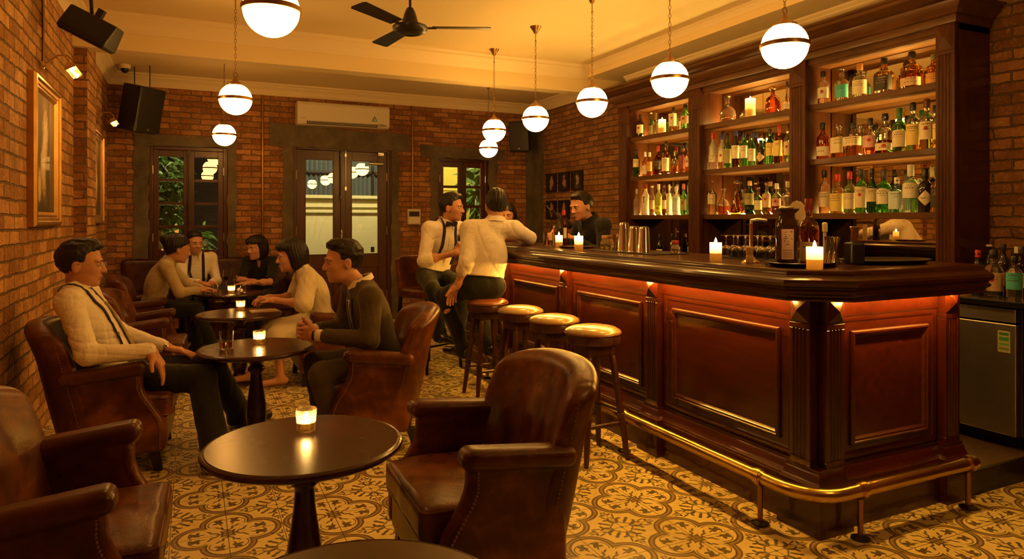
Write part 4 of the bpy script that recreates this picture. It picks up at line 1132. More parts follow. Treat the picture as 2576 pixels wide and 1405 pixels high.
# ------------------------------------------------------------------ armchairs
def smax(a, b, k):
    h_ = np.maximum(k-np.abs(a-b), 0)/k
    return np.maximum(a, b)+h_*h_*k*.25
def sstep(a, b, x):
    t = np.clip((x-a)/(b-a), 0, 1); return t*t*(3-2*t)
def make_armchair():
    t = thing('leather_armchair', 'x', 'armchair', (0, 0, 0), 0, 'brown leather club armchairs')
    h = .0075
    # backrest
    S = SDF((-.40, -.37, .1), (.12, .37, .88), h)
    def back(X, Y, Z):
        xb = -.095-(Z-.12)*.215+.85*Y*Y-.02*sstep(.6, .8, Z)
        zt = .842-.070*(np.abs(Y)/.348)**3
        r = .052
        th = .070-.014*sstep(.3, .9, Z)
        q = [np.abs(X-xb)-th+r, np.abs(Y)-.348+r+0*X, Z-zt+r+0*X, .115-Z+r+0*X]
        d = np.sqrt(np.maximum(q[0], 0)**2+np.maximum(q[1], 0)**2+np.maximum(q[2], 0)**2+np.maximum(q[3], 0)**2)-r
        d = d+np.minimum(np.maximum(np.maximum(q[0], q[1]), np.maximum(q[2], q[3])), 0)
        # seam groove where the side panel meets the facing
        g = np.exp(-((np.abs(Y)-.300)/.007)**2)*.004*(X < xb+.02)
        pl = .003*np.sin(Y*46+np.sin(Z*9)*1.2)*sstep(.42, .55, Z)*(1-sstep(.66, .8, Z))*(X > xb)
        return d+g+pl
    S.op(back, (-.40, -.36, .1), (.12, .36, .88))
    S.build('backrest', m_leather, t)
    for s_ in (1, -1):
        S = SDF((-.33, .24 if s_ > 0 else -.385, .1), (.38, .385 if s_ > 0 else -.24, .66), h)
        def panel(X, Y, Z):
            xf = .325-.100*sstep(.24, .50, Z); r = .03
            yc = s_*(.318-.010*sstep(.1, .5, Z))
            q = [np.abs(Y-yc)-.036+r+0*X, X-xf+r+0*Y, -.10-X+r+0*Y, Z-.56+r+0*X+0*Y, .115-Z+r+0*X+0*Y]
            d = np.sqrt(sum(np.maximum(v, 0)**2 for v in q))-r
            m_ = q[0]
            for v in q[1:]: m_ = np.maximum(m_, v)
            d = d+np.minimum(m_, 0)
            return d+.003*np.exp(-((X-(xf-.035))/.006)**2)
        S.op(panel, (-.33, -.385, .1), (.38, .385, .66))
        a = R(-6.5)
        Mx = ((cos(a), 0, -sin(a)*-1), (0, 1, 0), (sin(a)*-1, 0, cos(a)))
        Mx = ((cos(a), 0, -sin(a)), (0, 1, 0), (sin(a), 0, cos(a)))
        S.box((.060, s_*.322, .568), (.190, .052, .038), .034, Mx, k=.012)
        S.build('arm', m_leather, t)
    S = SDF((-.26, -.30, .24), (.42, .30, .46), h)
    def cush(X, Y, Z):
        r = .035; zt = .405+.016*(1-(Y/.28)**2)*(1-((X-.05)/.4)**2)-.015*sstep(.0, -.25, X)
        q = [np.abs(Y)-.272+r+0*X, X-.352+r+0*Y, -.14-X+r+0*Y, Z-zt+r, .285-Z+r+0*X+0*Y]
        d = np.sqrt(sum(np.maximum(v, 0)**2 for v in q))-r
        m_ = q[0]
        for v in q[1:]: m_ = np.maximum(m_, v)
        return d+np.minimum(m_, 0)+.0025*np.sin(X*30+Y*11+np.sin(Y*20))
    S.op(cush, (-.26, -.30, .24), (.42, .30, .46)); cu = S.build('seat_cushion', m_leather_seat, t)
    rr = rrect(-.12, .346, -.266, .266, .035, 5)
    cu2 = MB().tube([(a, b, .391) for a, b in rr], .0055, 6, closed=True).build('piping', m_leather_seat, cu, smooth=60)
    MB().tube([(a, b, .300) for a, b in rr], .0055, 6, closed=True).build('piping', m_leather_seat, cu, smooth=60)
    S = SDF((-.3, -.3, .1), (.37, .3, .30), h); S.box((.10, 0, .205), (.225, .275, .088), .02); S.build('base_rail', m_leather, t)
    for x_, y_ in ((.27, .285), (.27, -.285), (-.115, .29), (-.115, -.29)):
        m = MB(); e, f = .026, .019; dx = .02 if x_ > 0 else -.03
        m.add([(x_-f+dx, y_-f, 0), (x_+f+dx, y_-f, 0), (x_+f+dx, y_+f, 0), (x_-f+dx, y_+f, 0), (x_-e, y_-e, .13), (x_+e, y_-e, .13), (x_+e, y_+e, .13), (x_-e, y_+e, .13)],
              [(0, 3, 2, 1), (4, 5, 6, 7), (0, 1, 5, 4), (1, 2, 6, 5), (2, 3, 7, 6), (3, 0, 4, 7)])
        m.build('leg', m_blackleg, t, bevel=.003)
    # stitching down the front edge of each arm and down the sides of the back
    for s_ in (1, -1):
        m = MB()
        for i in range(34):
            z = .14+i*.0125; tt = min(max((z-.24)/.26, 0), 1); xf = .325-.100*tt*tt*(3-2*tt)
            m.box(xf-.026, xf-.021, s_*.3585-.0035, s_*.3585+.0035, z, z+.007)
        m.build('arm_stitching', m_stitch, t); m = MB()
        for i in range(30):
            z = .30+i*.0148; xb = -.095-(z-.12)*.215+.85*.12; m.box(xb-.012, xb-.008, s_*.348-.002, s_*.348+.002, z, z+.008)
        m.build('back_stitching', m_stitch, t)
    return t
ch0 = make_armchair()
CH = [((1.125, 2.50), 178, 'empty leather armchair facing the round table with the crackled glass candle, bar side', (1.16, 1.05, 1.0)),
      ((-.435, 2.63), -2, 'empty leather armchair on the wall side, its wide seat partly out of view', (1.03, 1.08, 1.02)),
      ((-.475, 4.61), -3, 'leather armchair by the brick wall holding the man in suspenders and tie', (1.13, 1.02, 1.0)),
      ((-.385, 6.40), -3, 'empty leather armchair by the brick wall behind the man in suspenders', 1.0),
      ((-.46, 7.98), 0, 'leather armchair by the brick wall under the woman in the beige top', 1.0),
      ((1.145, 4.36), 170, 'leather armchair with worn back holding the man in the dark suit', (1.10, 1.03, 1.01)),
      ((1.15, 6.22), 180, 'leather armchair under the woman in the cream dress', 1.0)]
for i, ((x_, y_), a, lb, sc_) in enumerate(CH):
    o = ch0 if i == 0 else dup(ch0)
    o.location = (x_, y_, 0); o.rotation_euler.z = R(a); o['label'] = lb; o.scale = sc_ if isinstance(sc_, tuple) else (sc_, sc_, sc_)

# banquette
bq = thing('banquette', 'brown leather banquette bench along the back wall under the window', 'bench', (.2, 9.0, 0))
S = SDF((-1.0, .1, .4), (1.0, .4, .97), .012)
def bqb(X, Y, Z):
    yc = .27+(Z-.4)*.10; r = .05
    q = [np.abs(Y-yc)-.07+r+0*X, np.abs(X)-.95+r+0*Y, Z-.93+r+0*X, .40-Z+r+0*X]
    d = np.sqrt(sum(np.maximum(v, 0)**2 for v in q))-r; m_ = np.maximum(np.maximum(q[0], q[1]), np.maximum(q[2], q[3]))
    return d+np.minimum(m_, 0)
S.op(bqb, (-1, .1, .4), (1, .4, .97)); S.build('backrest', m_leather_bq, bq)
S = SDF((-1.0, -.42, .28), (1.0, .28, .5), .012); S.box((0, -.08, .39), (.95, .32, .075), .04); S.build('seat_cushion', m_leather_bq, bq)
MB().box(-.94, .94, -.34, .30, .02, .32).build('bench_base', m_leather_bq, bq, bevel=.01)
for s_ in (-1, 1):
    S = SDF((s_*.98-.11, -.4, .0), (s_*.98+.11, .4, .75), .012)
    S.box((s_*.965, -.03, .34), (.055, .33, .30), .045); S.box((s_*.965, -.03, .64), (.075, .34, .05), .045, k=.02); S.build('arm', m_leather_bq, bq)
for x_ in (-.85, .85):
    for y_ in (-.28, .26): MB().box(x_-.025, x_+.025, y_-.025, y_+.025, 0, .03).build('leg', m_blackleg, bq)

# round tables
def make_table():
    t = thing('round_table', 'x', 'table', (0, 0, 0), 0, 'dark wooden round pedestal tables')
    MB().lathe([(.001, .560), (.30, .560), (.318, .565), (.335, .570), (.345, .577), (.350, .586), (.347, .594), (.341, .5985), (.337, .5965), (.332, .5995), (.001, .60)], 72, cap=False).build('table_top', m_table, t, smooth=25)
    MB().lathe([(.055, .045), (.058, .06), (.050, .075), (.044, .085), (.058, .12), (.064, .17), (.060, .23), (.048, .30), (.038, .37), (.035, .42), (.037, .44), (.050, .452), (.052, .466), (.044, .478), (.036, .486), (.044, .50), (.075, .54), (.10, .56)], 32).build('pedestal', m_table, t, smooth=50)
    MB().lathe([(.17, 0), (.175, .012), (.165, .022), (.14, .030), (.09, .040), (.055, .046)], 40).build('foot_plate', m_table, t, smooth=40)
    return t
tb0 = make_table()
TL = ['dark round table at the very front, only its far edge showing, nothing on it', 'dark round pedestal table with one crackled glass candle between two empty armchairs',
      'dark round table with whisky glass and candle between the two seated men', 'dark round table with a menu and candle before the woman in cream', 'dark round table with wine glasses in front of the banquette']
for i, (x_, y_) in enumerate(TAB):
    o = tb0 if i == 0 else dup(tb0)
    o.location = (x_, y_, 0); o['label'] = TL[i]; o.rotation_euler.z = .5*i+.2

# stools
def make_stool(vinyl, label):
    t = thing('bar_stool', label, 'stool', (0, 0, 0), 0, 'round topped wooden bar stools along the bar')
    MB().lathe([(.155, .728), (.166, .733), (.168, .742), (.160, .752), (.135, .765), (.09, .774), (.001, .777)], 40, cap=False).build('seat_pad', vinyl, t, smooth=60)
    MB().tube([(.165*cos(a), .165*sin(a), .733) for a in [2*pi*i/40 for i in range(40)]], .005, 6, closed=True).build('piping', m_leather, t, smooth=60)
    MB().lathe([(.150, .672), (.158, .676), (.162, .69), (.163, .712), (.160, .727), (.10, .728)], 40).build('seat_ring', m_stoolw, t, smooth=35)
    fx = []
    for k in range(4):
        a = R(45+90*k); top = Vector((.105*cos(a), .105*sin(a), .672)); bot = Vector((.205*cos(a), .205*sin(a), 0))
        P = lambda u: bot.lerp(top, u)
        us = [0, .04, .30, .36, .365, .40, .405, .62, .66, .665, .70, .88, .90, .93, 1.0]; rs = [.0125, .015, .020, .0215, .0245, .0245, .0215, .019, .0175, .021, .021, .020, .016, .022, .022]
        MB().tube([P(u) for u in us], rs, 12).build('leg', m_stoolw, t, smooth=30)
        fx.append((P(.32), P(.42), P(.80)))
    for k in range(4):
        lv = 0 if k % 2 == 0 else 1
        MB().tube([fx[k][lv], fx[(k+1) % 4][lv]], .012, 10).build('stretcher', m_stoolw, t, smooth=40)
    m = MB()
    for k in range(4):
        a, b = fx[k][2], fx[(k+1) % 4][2]; d = (b-a); mid = (a+b)/2; ang = atan2(d.y, d.x)
        m.box(-d.length/2, d.length/2, -.009, .009, -.03, .03, Matrix.Translation((mid.x, mid.y, .645)) @ Matrix.Rotation(ang, 4, 'Z'))
    m.build('apron', m_stoolw, t)
    return t
st0 = make_stool(m_vinyl, 'wooden bar stool with shiny mustard seat, closest to the fridge end of the bar')
ST = [((2.155, 3.455), 3, None), ((2.165, 3.95), -4, 'wooden bar stool with shiny mustard seat, second from the fridge end of the bar'), ((2.165, 4.46), 4, 'wooden bar stool with shiny mustard seat beside the seated man in the white shirt')]
for i, ((x_, y_), a, lb) in enumerate(ST):
    o = st0 if i == 0 else dup(st0)
    o.location = (x_, y_, 0); o.rotation_euler.z = R(a)
    if lb: o['label'] = lb
s4 = make_stool(m_vinyl_tan, 'wooden bar stool with brown seat under the man turned to the bar'); s4.location = (2.15, 5.03, 0); s4.rotation_euler.z = R(0)
s5 = dup(s4, (2.75, 7.02, 0), R(15), 'wooden bar stool with brown seat under the woman at the end of the bar')

# high bar chair
bcx = thing('bar_chair', 'high leather bar chair with curved back under the man with the bow tie', 'chair', (2.03, 6.12, 0), R(-28))
S = SDF((-.26, -.24, .62), (.26, .24, .80), .008); S.box((.0, 0, .715), (.21, .21, .045), .035); S.build('seat', m_leather, bcx)
S = SDF((-.32, -.26, .7), (-.05, .26, 1.10), .008)
def bcb(X, Y, Z):
    xb = -.215-(Z-.72)*.16+1.2*Y*Y; zt = 1.06-2*np.maximum(np.abs(Y)-.1, 0)**2; r = .022
    q = [np.abs(X-xb)-.03+r, np.abs(Y)-.215+r+0*X, Z-zt+r+0*X, .70-Z+r+0*X]
    d = np.sqrt(sum(np.maximum(v, 0)**2 for v in q))-r; m_ = np.maximum(np.maximum(q[0], q[1]), np.maximum(q[2], q[3])); return d+np.minimum(m_, 0)
S.op(bcb, (-.32, -.26, .7), (-.05, .26, 1.1)); S.build('backrest', m_leather, bcx)
fx = []
for k, (x_, y_) in enumerate(((.18, .18), (.18, -.18), (-.18, -.18), (-.18, .18))):
    top = Vector((x_, y_, .68)); bot = Vector((x_*1.22, y_*1.22, 0)); MB().tube([bot, top], [.014, .02], 10).build('leg', m_blackleg, bcx, smooth=40); fx.append((bot.lerp(top, .36), bot.lerp(top, .46)))
for k in range(4): MB().tube([fx[k][0], fx[(k+1) % 4][0]], .011, 8).build('stretcher', m_blackleg, bcx, smooth=40)
a, b = fx[0][0], fx[1][0]; MB().box(a.x-.012, a.x+.018, b.y, a.y, a.z+.008, a.z+.014).build('foot_plate', m_steel, bcx)
# ------------------------------------------------------------------ people
def V3(*a): return np.array(a, float)
def nrm(v): return v/max(np.linalg.norm(v), 1e-9)
def ik(a, b, l1, l2, pole):
    a, b = V3(*a), V3(*b); d = b-a; L_ = np.linalg.norm(d)
    if L_ > (l1+l2)*.995: s_ = L_/((l1+l2)*.995); l1 *= s_; l2 *= s_
    x_ = (l1*l1-l2*l2+L_*L_)/(2*L_); h = sqrt(max(l1*l1-x_*x_, 0)); d = nrm(d)
    p = V3(*pole); p = nrm(p-d*(p @ d)); return a+d*x_+p*h
def sample(S, p):
    q = (p-S.lo)/S.h; i = np.clip(np.floor(q).astype(int), 0, S.n-2); t = np.clip(q-i, 0, 1); f = S.f[i[0]:i[0]+2, i[1]:i[1]+2, i[2]:i[2]+2]
    f = f[0]*(1-t[0])+f[1]*t[0]; f = f[0]*(1-t[1])+f[1]*t[1]; return f[0]*(1-t[2])+f[1]*t[2]
def ribbon(S, c, f, u, s_, y0, ph0, ph1, w_, n=34, y1=None, off=.004, th=.003, w1=None, start=.34):
    """strap laid on a garment: marches inward from outside in the plane through c + s*y"""
    m = MB(); pts = []
    for i in range(n+1):
        t_ = i/n; ph = R(ph0+(ph1-ph0)*t_); yy = y0+((y1 if y1 is not None else y0)-y0)*t_
        d = f*cos(ph)+u*sin(ph); r = start
        while r > .03:
            p = c+s_*yy+d*r
            if sample(S, p) < off: break
            r -= .003
        pts.append((c+s_*yy+d*r, d))
    P_ = [p for p, _ in pts]
    P2 = [P_[0]]+[(P_[i-1]+2*P_[i]+P_[i+1])/4 for i in range(1, n)]+[P_[-1]]
    vs = []
    for i, p in enumerate(P2):
        d = pts[i][1]; tg = nrm(P2[min(i+1, n)]-P2[max(i-1, 0)]); sd = nrm(np.cross(tg, d)); no = nrm(np.cross(sd, tg))
        ww = (w_+((w1 if w1 else w_)-w_)*i/n)/2
        for a, b in ((-ww, 0), (ww, 0), (ww, th), (-ww, th)): vs.append(tuple(p+sd*a+no*b))
    fs = []
    for i in range(n):
        for k in range(4): fs.append((4*i+k, 4*i+(k+1) % 4, 4*i+4+(k+1) % 4, 4*i+4+k))
    fs += [(3, 2, 1, 0), (4*n, 4*n+1, 4*n+2, 4*n+3)]
    return m.add(vs, fs)

def hand(S, w, d, pn, side, sc=1.0, curl=(25, 30, 35, 40), spread=5, thumb=40, k=.008):
    """w wrist, d pointing to the fingertips, pn palm normal, side = unit vector towards the thumb"""
    d = nrm(d); pn = nrm(pn-d*(pn @ d)); sd = nrm(side-d*(side @ d)-pn*(side @ pn))
    A = np.array([d, sd, pn])
    S.cap(w-d*.02, w+d*.015*sc, .024*sc, .026*sc, k=.015)
    S.box(w+d*.048*sc, (.046*sc, .038*sc, .014*sc), .012*sc, A, k=.012)
    S.ell(w+d*.03*sc+sd*.026*sc+pn*.008*sc, (.034*sc, .018*sc, .016*sc), A, k=.012)
    tips = []
    for i, (o, L_) in enumerate(((.029, .072), (.010, .080), (-.010, .075), (-.028, .058))):
        b = w+d*.088*sc+sd*o*sc; cc = curl[i] if isinstance(curl, (tuple, list)) else curl
        fd = nrm(d+sd*math.tan(R(spread))*(o/.029))
        r0 = .0092*sc; p = b-d*.012*sc; ang = 0
        for j, fr_ in enumerate((.50, .30, .22)):
            ang += R(cc)*(1.0 if j == 0 else .8)
            dr = fd*cos(ang)+pn*sin(ang); q = p+dr*(L_*fr_*sc+(.012*sc if j == 0 else 0))
            S.cap(p, q, r0*(1-.07*j), r0*(.94-.08*j), k=.004 if j == 0 else .003); p = q
        tips.append(p)
    tb = w+d*.022*sc+sd*.032*sc; a = R(thumb)
    td = nrm(d*cos(a)+sd*sin(a)+pn*.35); q = tb+td*.040*sc; S.cap(tb, q, .0125*sc, .0105*sc, k=.010)
    td2 = nrm(td+d*.45); S.cap(q, q+td2*.030*sc, .0102*sc, .0085*sc, k=.004)
    return tips

def head_sdf(S, c, f, u, s_, k=1.0, female=False):
    A = np.array([f, s_, u]); P = lambda x, y, z: c+(f*x+s_*y+u*z)*k
    S.ell(P(-.012, 0, .030), (.098*k, .077*k, .092*k), A, k=.01)
    S.ell(P(.028, 0, -.028), (.066*k, .061*k, .078*k), A, k=.03*k)
    S.ell(P(.036, 0, -.078), (.042*k, .044*k, .030*k), A, k=.03*k)
    S.ell(P(.072, 0, -.098), (.016*k, .020*k, .014*k), A, k=.02*k)
    for y in (-1, 1):
        S.ell(P(.060, y*.034, -.026), (.024*k, .022*k, .020*k), A, k=.02*k)
        S.ell(P(.082, y*.028, .018), (.012*k, .024*k, .009*k), A, k=.014*k)
        S.ell(P(.090, y*.031, -.001), (.014*k, .016*k, .010*k), A, k=.012*k, mode='s')
        S.ell(P(.078, y*.031, -.001), (.0125*k, .0155*k, .0095*k), A, k=.003)
        S.ell(P(-.006, y*.077, -.012), (.019*k, .008*k, .031*k), A, k=.008*k)
        S.ell(P(.004, y*.086, -.008), (.010*k, .006*k, .016*k), A, k=.006*k, mode='s')
    S.cap(P(.088, 0, .006), P(.108, 0, -.030), .0075*k, .0115*k, k=.012*k)
    for y in (-1, 1): S.ell(P(.098, y*.011, -.034), (.012*k, .0085*k, .0085*k), A, k=.008*k)
    S.ell(P(.086, 0, -.059), (.013*k, .023*k, .0065*k), A, k=.006*k)
    S.ell(P(.084, 0, -.071), (.013*k, .020*k, .0075*k), A, k=.006*k)
    S.cap(P(.100, -.018, -.0650), P(.100, .018, -.0650), .0022*k, k=.004, mode='s')

def hair_sdf(lo, hi, h, c, f, u, s_, k, style, seed):
    S = SDF(lo, hi, h); A = np.array([f, s_, u]); P = lambda x, y, z: c+(f*x+s_*y+u*z)*k
    g = .0045 if style in ('man', 'short') else .010
    S.ell(P(-.014, 0, .032), ((.098+g)*k, (.077+g)*k, (.092+g)*k), A)
    # hairline: signed distances in head coordinates, negative keeps hair
    if style == 'man':
        S.ell(P(.028, .010, .094), (.058*k, .050*k, .034*k), A, k=.025); S.ell(P(.060, .012, .098), (.026*k, .038*k, .015*k), A, k=.02)
        hx = [-.13, -.09, -.05, -.02, .004, .010, .030, .034, .06, .085, .12]; hz = [-.085, -.075, -.055, -.030, -.025, .012, .016, .050, .066, .080, .090]
    elif style == 'short':
        S.ell(P(.012, 0, .082), (.070*k, .058*k, .038*k), A, k=.03)
        hx = [-.13, -.09, -.05, -.02, .004, .010, .030, .034, .06, .085, .12]; hz = [-.090, -.080, -.058, -.030, -.020, .014, .018, .052, .068, .082, .092]
    elif style == 'bob':
        S.ell(P(-.035, 0, -.03), (.085*k, .088*k, .105*k), A, k=.05); S.ell(P(.02, 0, .07), (.085*k, .080*k, .045*k), A, k=.03)
        hx = [-.13, -.05, .0, .020, .036, .05, .09, .12]; hz = [-.14, -.14, -.13, -.10, .0, .045, .055, .06]
    elif style == 'long':
        S.ell(P(-.04, 0, -.06), (.080*k, .088*k, .13*k), A, k=.05)
        hx = [-.13, -.05, .0, .015, .030, .045, .08, .12]; hz = [-.22, -.22, -.21, -.16, -.02, .03, .056, .06]
    elif style == 'bun':
        S.ell(P(-.105, 0, .060), (.048*k, .045*k, .045*k), A, k=.02)
        hx = [-.16, -.09, -.05, -.02, .0, .020, .05, .075, .12]; hz = [-.075, -.070, -.055, -.030, .005, .022, .045, .062, .075]
    # taper the sides of short cuts into the skin
    if style in ('man', 'short'):
        for y in (-1, 1): S.ell(P(-.005, y*.1245, -.050), (.11*k, .045*k, .070*k), A, k=.012*k, mode='s')
    def cutf(X, Y, Z):
        x, y, z = X-c[0], Y-c[1], Z-c[2]
        a = (f[0]*x+f[1]*y+f[2]*z)/k; b = (u[0]*x+u[1]*y+u[2]*z)/k; l = np.abs(s_[0]*x+s_[1]*y+s_[2]*z)/k
        jag = (.004*np.sin(l*160+a*60)+.0025*np.sin(a*260))*(.4 if style in ('man', 'short') else 1)
        return (np.interp(a-(.0 if style != 'bob' else .0)*l, hx, hz)+jag*(a > .02)-b)*.7*k
    S.cut(cutf, .003)
    def strands(X, Y, Z):
        x, y, z = X-c[0], Y-c[1], Z-c[2]
        a = (f[0]*x+f[1]*y+f[2]*z)/k; b = (u[0]*x+u[1]*y+u[2]*z)/k; l = (s_[0]*x+s_[1]*y+s_[2]*z)/k
        if style in ('man', 'short'): v = np.sin(l*230+np.sin(a*26+seed)*2.4+b*30)+.6*np.sin(l*410+a*60)
        else: v = np.sin(np.arctan2(l, a+.02)*26+np.sin(b*18)*1.5)+.5*np.sin(np.arctan2(l, a+.02)*47+b*22)
        return v*(.0013 if style in ('man', 'short') else .0018)*k
    S.op(strands, lo, hi, 0, 'a')
    S.noise(.0025, 45, seed)
    return S

def person(label, loc, J, top, bottom, hair='man', hs=1.1, bs=1.0, h=.006, sleeve='long', skirt=False, extra=(), shoes=True, noise=.0045, trouser_w=1.0, hands=None, bare=False, cat='person', hairseed=1, gl=False):
    lx, ly = loc; O = V3(lx, ly, 0)
    t = thing('person', label, 'person', (lx, ly, 0))
    J = {k_: (V3(*v)-O if k_ not in ('face', 'fwd') and not k_.startswith('p') or k_ == 'pel' else v) for k_, v in J.items()}
    pel, ch, nk, hd = J['pel'], J['chest'], J['neck'], J['head']
    fa = R(J['fwd']); f0 = V3(cos(fa), sin(fa), 0); s_ = V3(-sin(fa), cos(fa), 0)   # s_ = person's left
    u = nrm(nk-pel); f = nrm(f0-u*(f0 @ u))
    uc = nrm(nk-ch); fc = nrm(f0-uc*(f0 @ uc)); up_ = nrm(ch-pel); fp = nrm(f0-up_*(f0 @ up_))
    sw = .172*bs
    sL = J.get('sL', nk-uc*.055*bs+s_*sw); sR = J.get('sR', nk-uc*.055*bs-s_*sw)
    wL, wR = J['wL'], J['wR']; eL = J.get('eL'); eR = J.get('eR')
    if eL is None: eL = ik(sL, wL, .28*bs, .25*bs, J.get('pL', tuple(-f+s_*.6-V3(0, 0, .8))))
    if eR is None: eR = ik(sR, wR, .28*bs, .25*bs, J.get('pR', tuple(-f-s_*.6-V3(0, 0, .8))))
    hL, hR = pel+s_*.085*bs-up_*.02, pel-s_*.085*bs-up_*.02
    kL, kR, aL, aR = J['kL'], J['kR'], J['aL'], J['aR']
    A = [np.array([fc, s_, uc]), np.array([fp, s_, up_])]
    ya, pi_ = R(J['face'][0]), R(J['face'][1]); rl = R(J['face'][2]) if len(J['face']) > 2 else 0
    hf = V3(cos(ya)*cos(pi_), sin(ya)*cos(pi_), sin(pi_)); hsd = V3(-sin(ya), cos(ya), 0)
    hu = np.cross(hf, hsd); hsd, hu = hsd*cos(rl)+hu*sin(rl), hu*cos(rl)-hsd*sin(rl)
    allp = np.array([pel, ch, nk, hd, sL, sR, wL, wR, eL, eR, kL, kR, aL, aR])
    lo = allp.min(0)-.2; hi = allp.max(0)+.2; lo[2] = max(lo[2], -.005)
    # body
    S = SDF(lo, hi, h)
    S.ell(ch, (.088*bs, .135*bs, .155*bs), A[0]); S.ell((ch+pel)/2, (.080*bs, .115*bs, .15*bs), A[1], k=.05); S.ell(pel, (.095*bs, .135*bs, .10*bs), A[1], k=.05)
    S.cap(nk-uc*.05, hd-hu*.06*hs-hf*.015, .052*bs, .050*hs*(.9 if hair in ('bob', 'long', 'bun') else 1), k=.03)
    for a, b, c_ in ((sL, eL, wL), (sR, eR, wR)):
        S.cap(nk-uc*.06, a, .04*bs, .045*bs, k=.05); S.cap(a, b, .042*bs, .036*bs, k=.03); S.cap(b, c_, .036*bs, .024*bs, k=.02); S.ell(b+(c_-b)*.3, (.041*bs,)*3, k=.03)
    for a, b, c_ in ((hL, kL, aL), (hR, kR, aR)):
        S.cap(a, b, .070*bs, .048*bs, k=.04); S.cap(b, c_, .046*bs, .033*bs, k=.02); S.ell(b+(c_-b)*.3-V3(*(f0*.012)), (.048*bs,)*3, k=.04)
    head_sdf(S, hd, hf, hu, hsd, hs)
    HN = hands or {}
    for nm, w, e, sg in (('L', wL, eL, 1), ('R', wR, eR, -1)):
        q = HN.get(nm, {}); d = V3(*q['d']) if 'd' in q else nrm(w-e)
        pn = V3(*q['pn']) if 'pn' in q else V3(0, 0, -1)
        sd = V3(*q['sd']) if 'sd' in q else np.cross(pn, d)*(-sg)
        hand(S, w, d, pn, sd, q.get('sc', 1.08*bs), q.get('curl', (22, 26, 30, 34)), q.get('spread', 6), q.get('thumb', 40))
    for nm, a in (('L', aL), ('R', aR)):
        fd = V3(*J['f'+nm])+O if ('f'+nm) in J else f0
        fd = nrm(fd)
        S.cap(a-fd*.03-V3(0, 0, .03), a+fd*.15*bs+V3(0, 0, -.045), .032, .024, k=.03)
    S.build('body', m_skin, t)
    A_h = np.array([hf, hsd, hu]); PH_ = lambda x, y, z: hd+(hf*x+hsd*y+hu*z)*hs
    for y in (-1, 1):
        m = MB(); c_ = PH_(.0815, y*.031, -.001); m.lathe([(.0105*sin(pi*i/8)*hs+1e-5, -.0105*cos(pi*i/8)*hs) for i in range(9)], 12, tuple(c_), cap=False)
        ey = m.build('eye', m_eye, t, smooth=80)
        m = MB(); c2 = c_+hf*.0068*hs; m.lathe([(.0052*sin(pi*i/6)*hs+1e-5, -.0052*cos(pi*i/6)*hs) for i in range(7)], 10, tuple(c2), cap=False); m.build('iris', m_iris, ey, smooth=80)
        m = MB(); m.tube([PH_(.097, y*.012, .017), PH_(.0965, y*.03, .022), PH_(.084, y*.048, .016)], [.0025, .0032, .0014], 6); m.build('eyebrow', m_hair, t, smooth=60)
    m = MB(); m.tube([PH_(.0965, -.020, -.0645), PH_(.1005, 0, -.0645), PH_(.0965, .020, -.0645)], [.0015, .003, .0015], 6); m.build('lips', simple('lip_colour', (.30, .10, .06), .4) if 'lip_colour' not in bpy.data.materials else bpy.data.materials['lip_colour'], t, smooth=60)
    hl = hd-.26*hs; hh = hd+.20*hs
    HS = hair_sdf(hl, hh, .0045 if h < .006 else .006, hd, hf, hu, hsd, hs, hair, hairseed); HS.build('hair', m_hair, t)
    # upper garment
    S = SDF(lo, hi, h*1.05); g = .022*bs
    S.ell(ch, (.092*bs+g, .140*bs+g, .158*bs+g), A[0]); S.ell((ch+pel)/2, (.084*bs+g, .120*bs+g, .155*bs+g), A[1], k=.06); S.ell(pel+up_*.01, (.096*bs+g, .135*bs+g, .10*bs+g), A[1], k=.05)
    S.cap(nk-uc*.035, nk+uc*.015, .072*bs, .064*bs, k=.03)
    for sg, a, b, c_ in ((1, sL, eL, wL), (-1, sR, eR, wR)):
        S.cap(nk-uc*.055+s_*sg*.05, a, .062*bs, .066*bs, k=.06); S.cap(a, b, .062*bs, .053*bs, k=.035)
        dl = nrm(c_-b)
        if sleeve == 'long' and 'jacket' in extra: S.cap(b, c_-dl*.065, .052*bs, .040*bs, k=.02)
        elif sleeve == 'long': S.cap(b, c_-dl*.02, .052*bs, .037*bs, k=.02); S.cap(c_-dl*.055, c_-dl*.012, .039*bs, k=.008)
        elif sleeve == 'rolled': S.cap(b, b+dl*.05, .053*bs, .050*bs, k=.02); S.cap(b+dl*.035, b+dl*.06, .054*bs, k=.006)
        elif sleeve == 'elbow': S.cap(b-nrm(b-a)*.06, b-nrm(b-a)*.02, .060*bs, .062*bs, k=.01)
        elif sleeve == 'puff': S.cap(a+(b-a)*.3, b, .075*bs, .080*bs, k=.04)
    if sleeve == 'elbow':
        pass
    if noise: S.noise(noise, 17, hairseed+3, True); S.noise(noise*.35, 55, hairseed+9, True)
    # neck opening, waist and sleeve ends
    nk2 = nk+uc*.012
    S.cap(nk2-uc*.0+fc*.004, nk2+uc*.14, .055*bs, .066*bs, k=.006, mode='s')
    if 'vneck' in extra: S.cap(nk+fc*.07-uc*.10, nk+fc*.10+uc*.05, .012, .055, k=.01, mode='s')
    wz = pel+up_*(-.045 if 'untucked' in extra or 'jacket' in extra else .055)
    if sleeve in ('elbow',):
        for a, b in ((sL, eL), (sR, eR)):
            dd = nrm(b-a); q = b-dd*.03
            S.op(lambda X, Y, Z, q=q, dd=dd: np.maximum((q[0]-X)*dd[0]+(q[1]-Y)*dd[1]+(q[2]-Z)*dd[2], np.sqrt((X-q[0])**2+(Y-q[1])**2+(Z-q[2])**2)-.13), q-.13, q+.13, .0, 's')
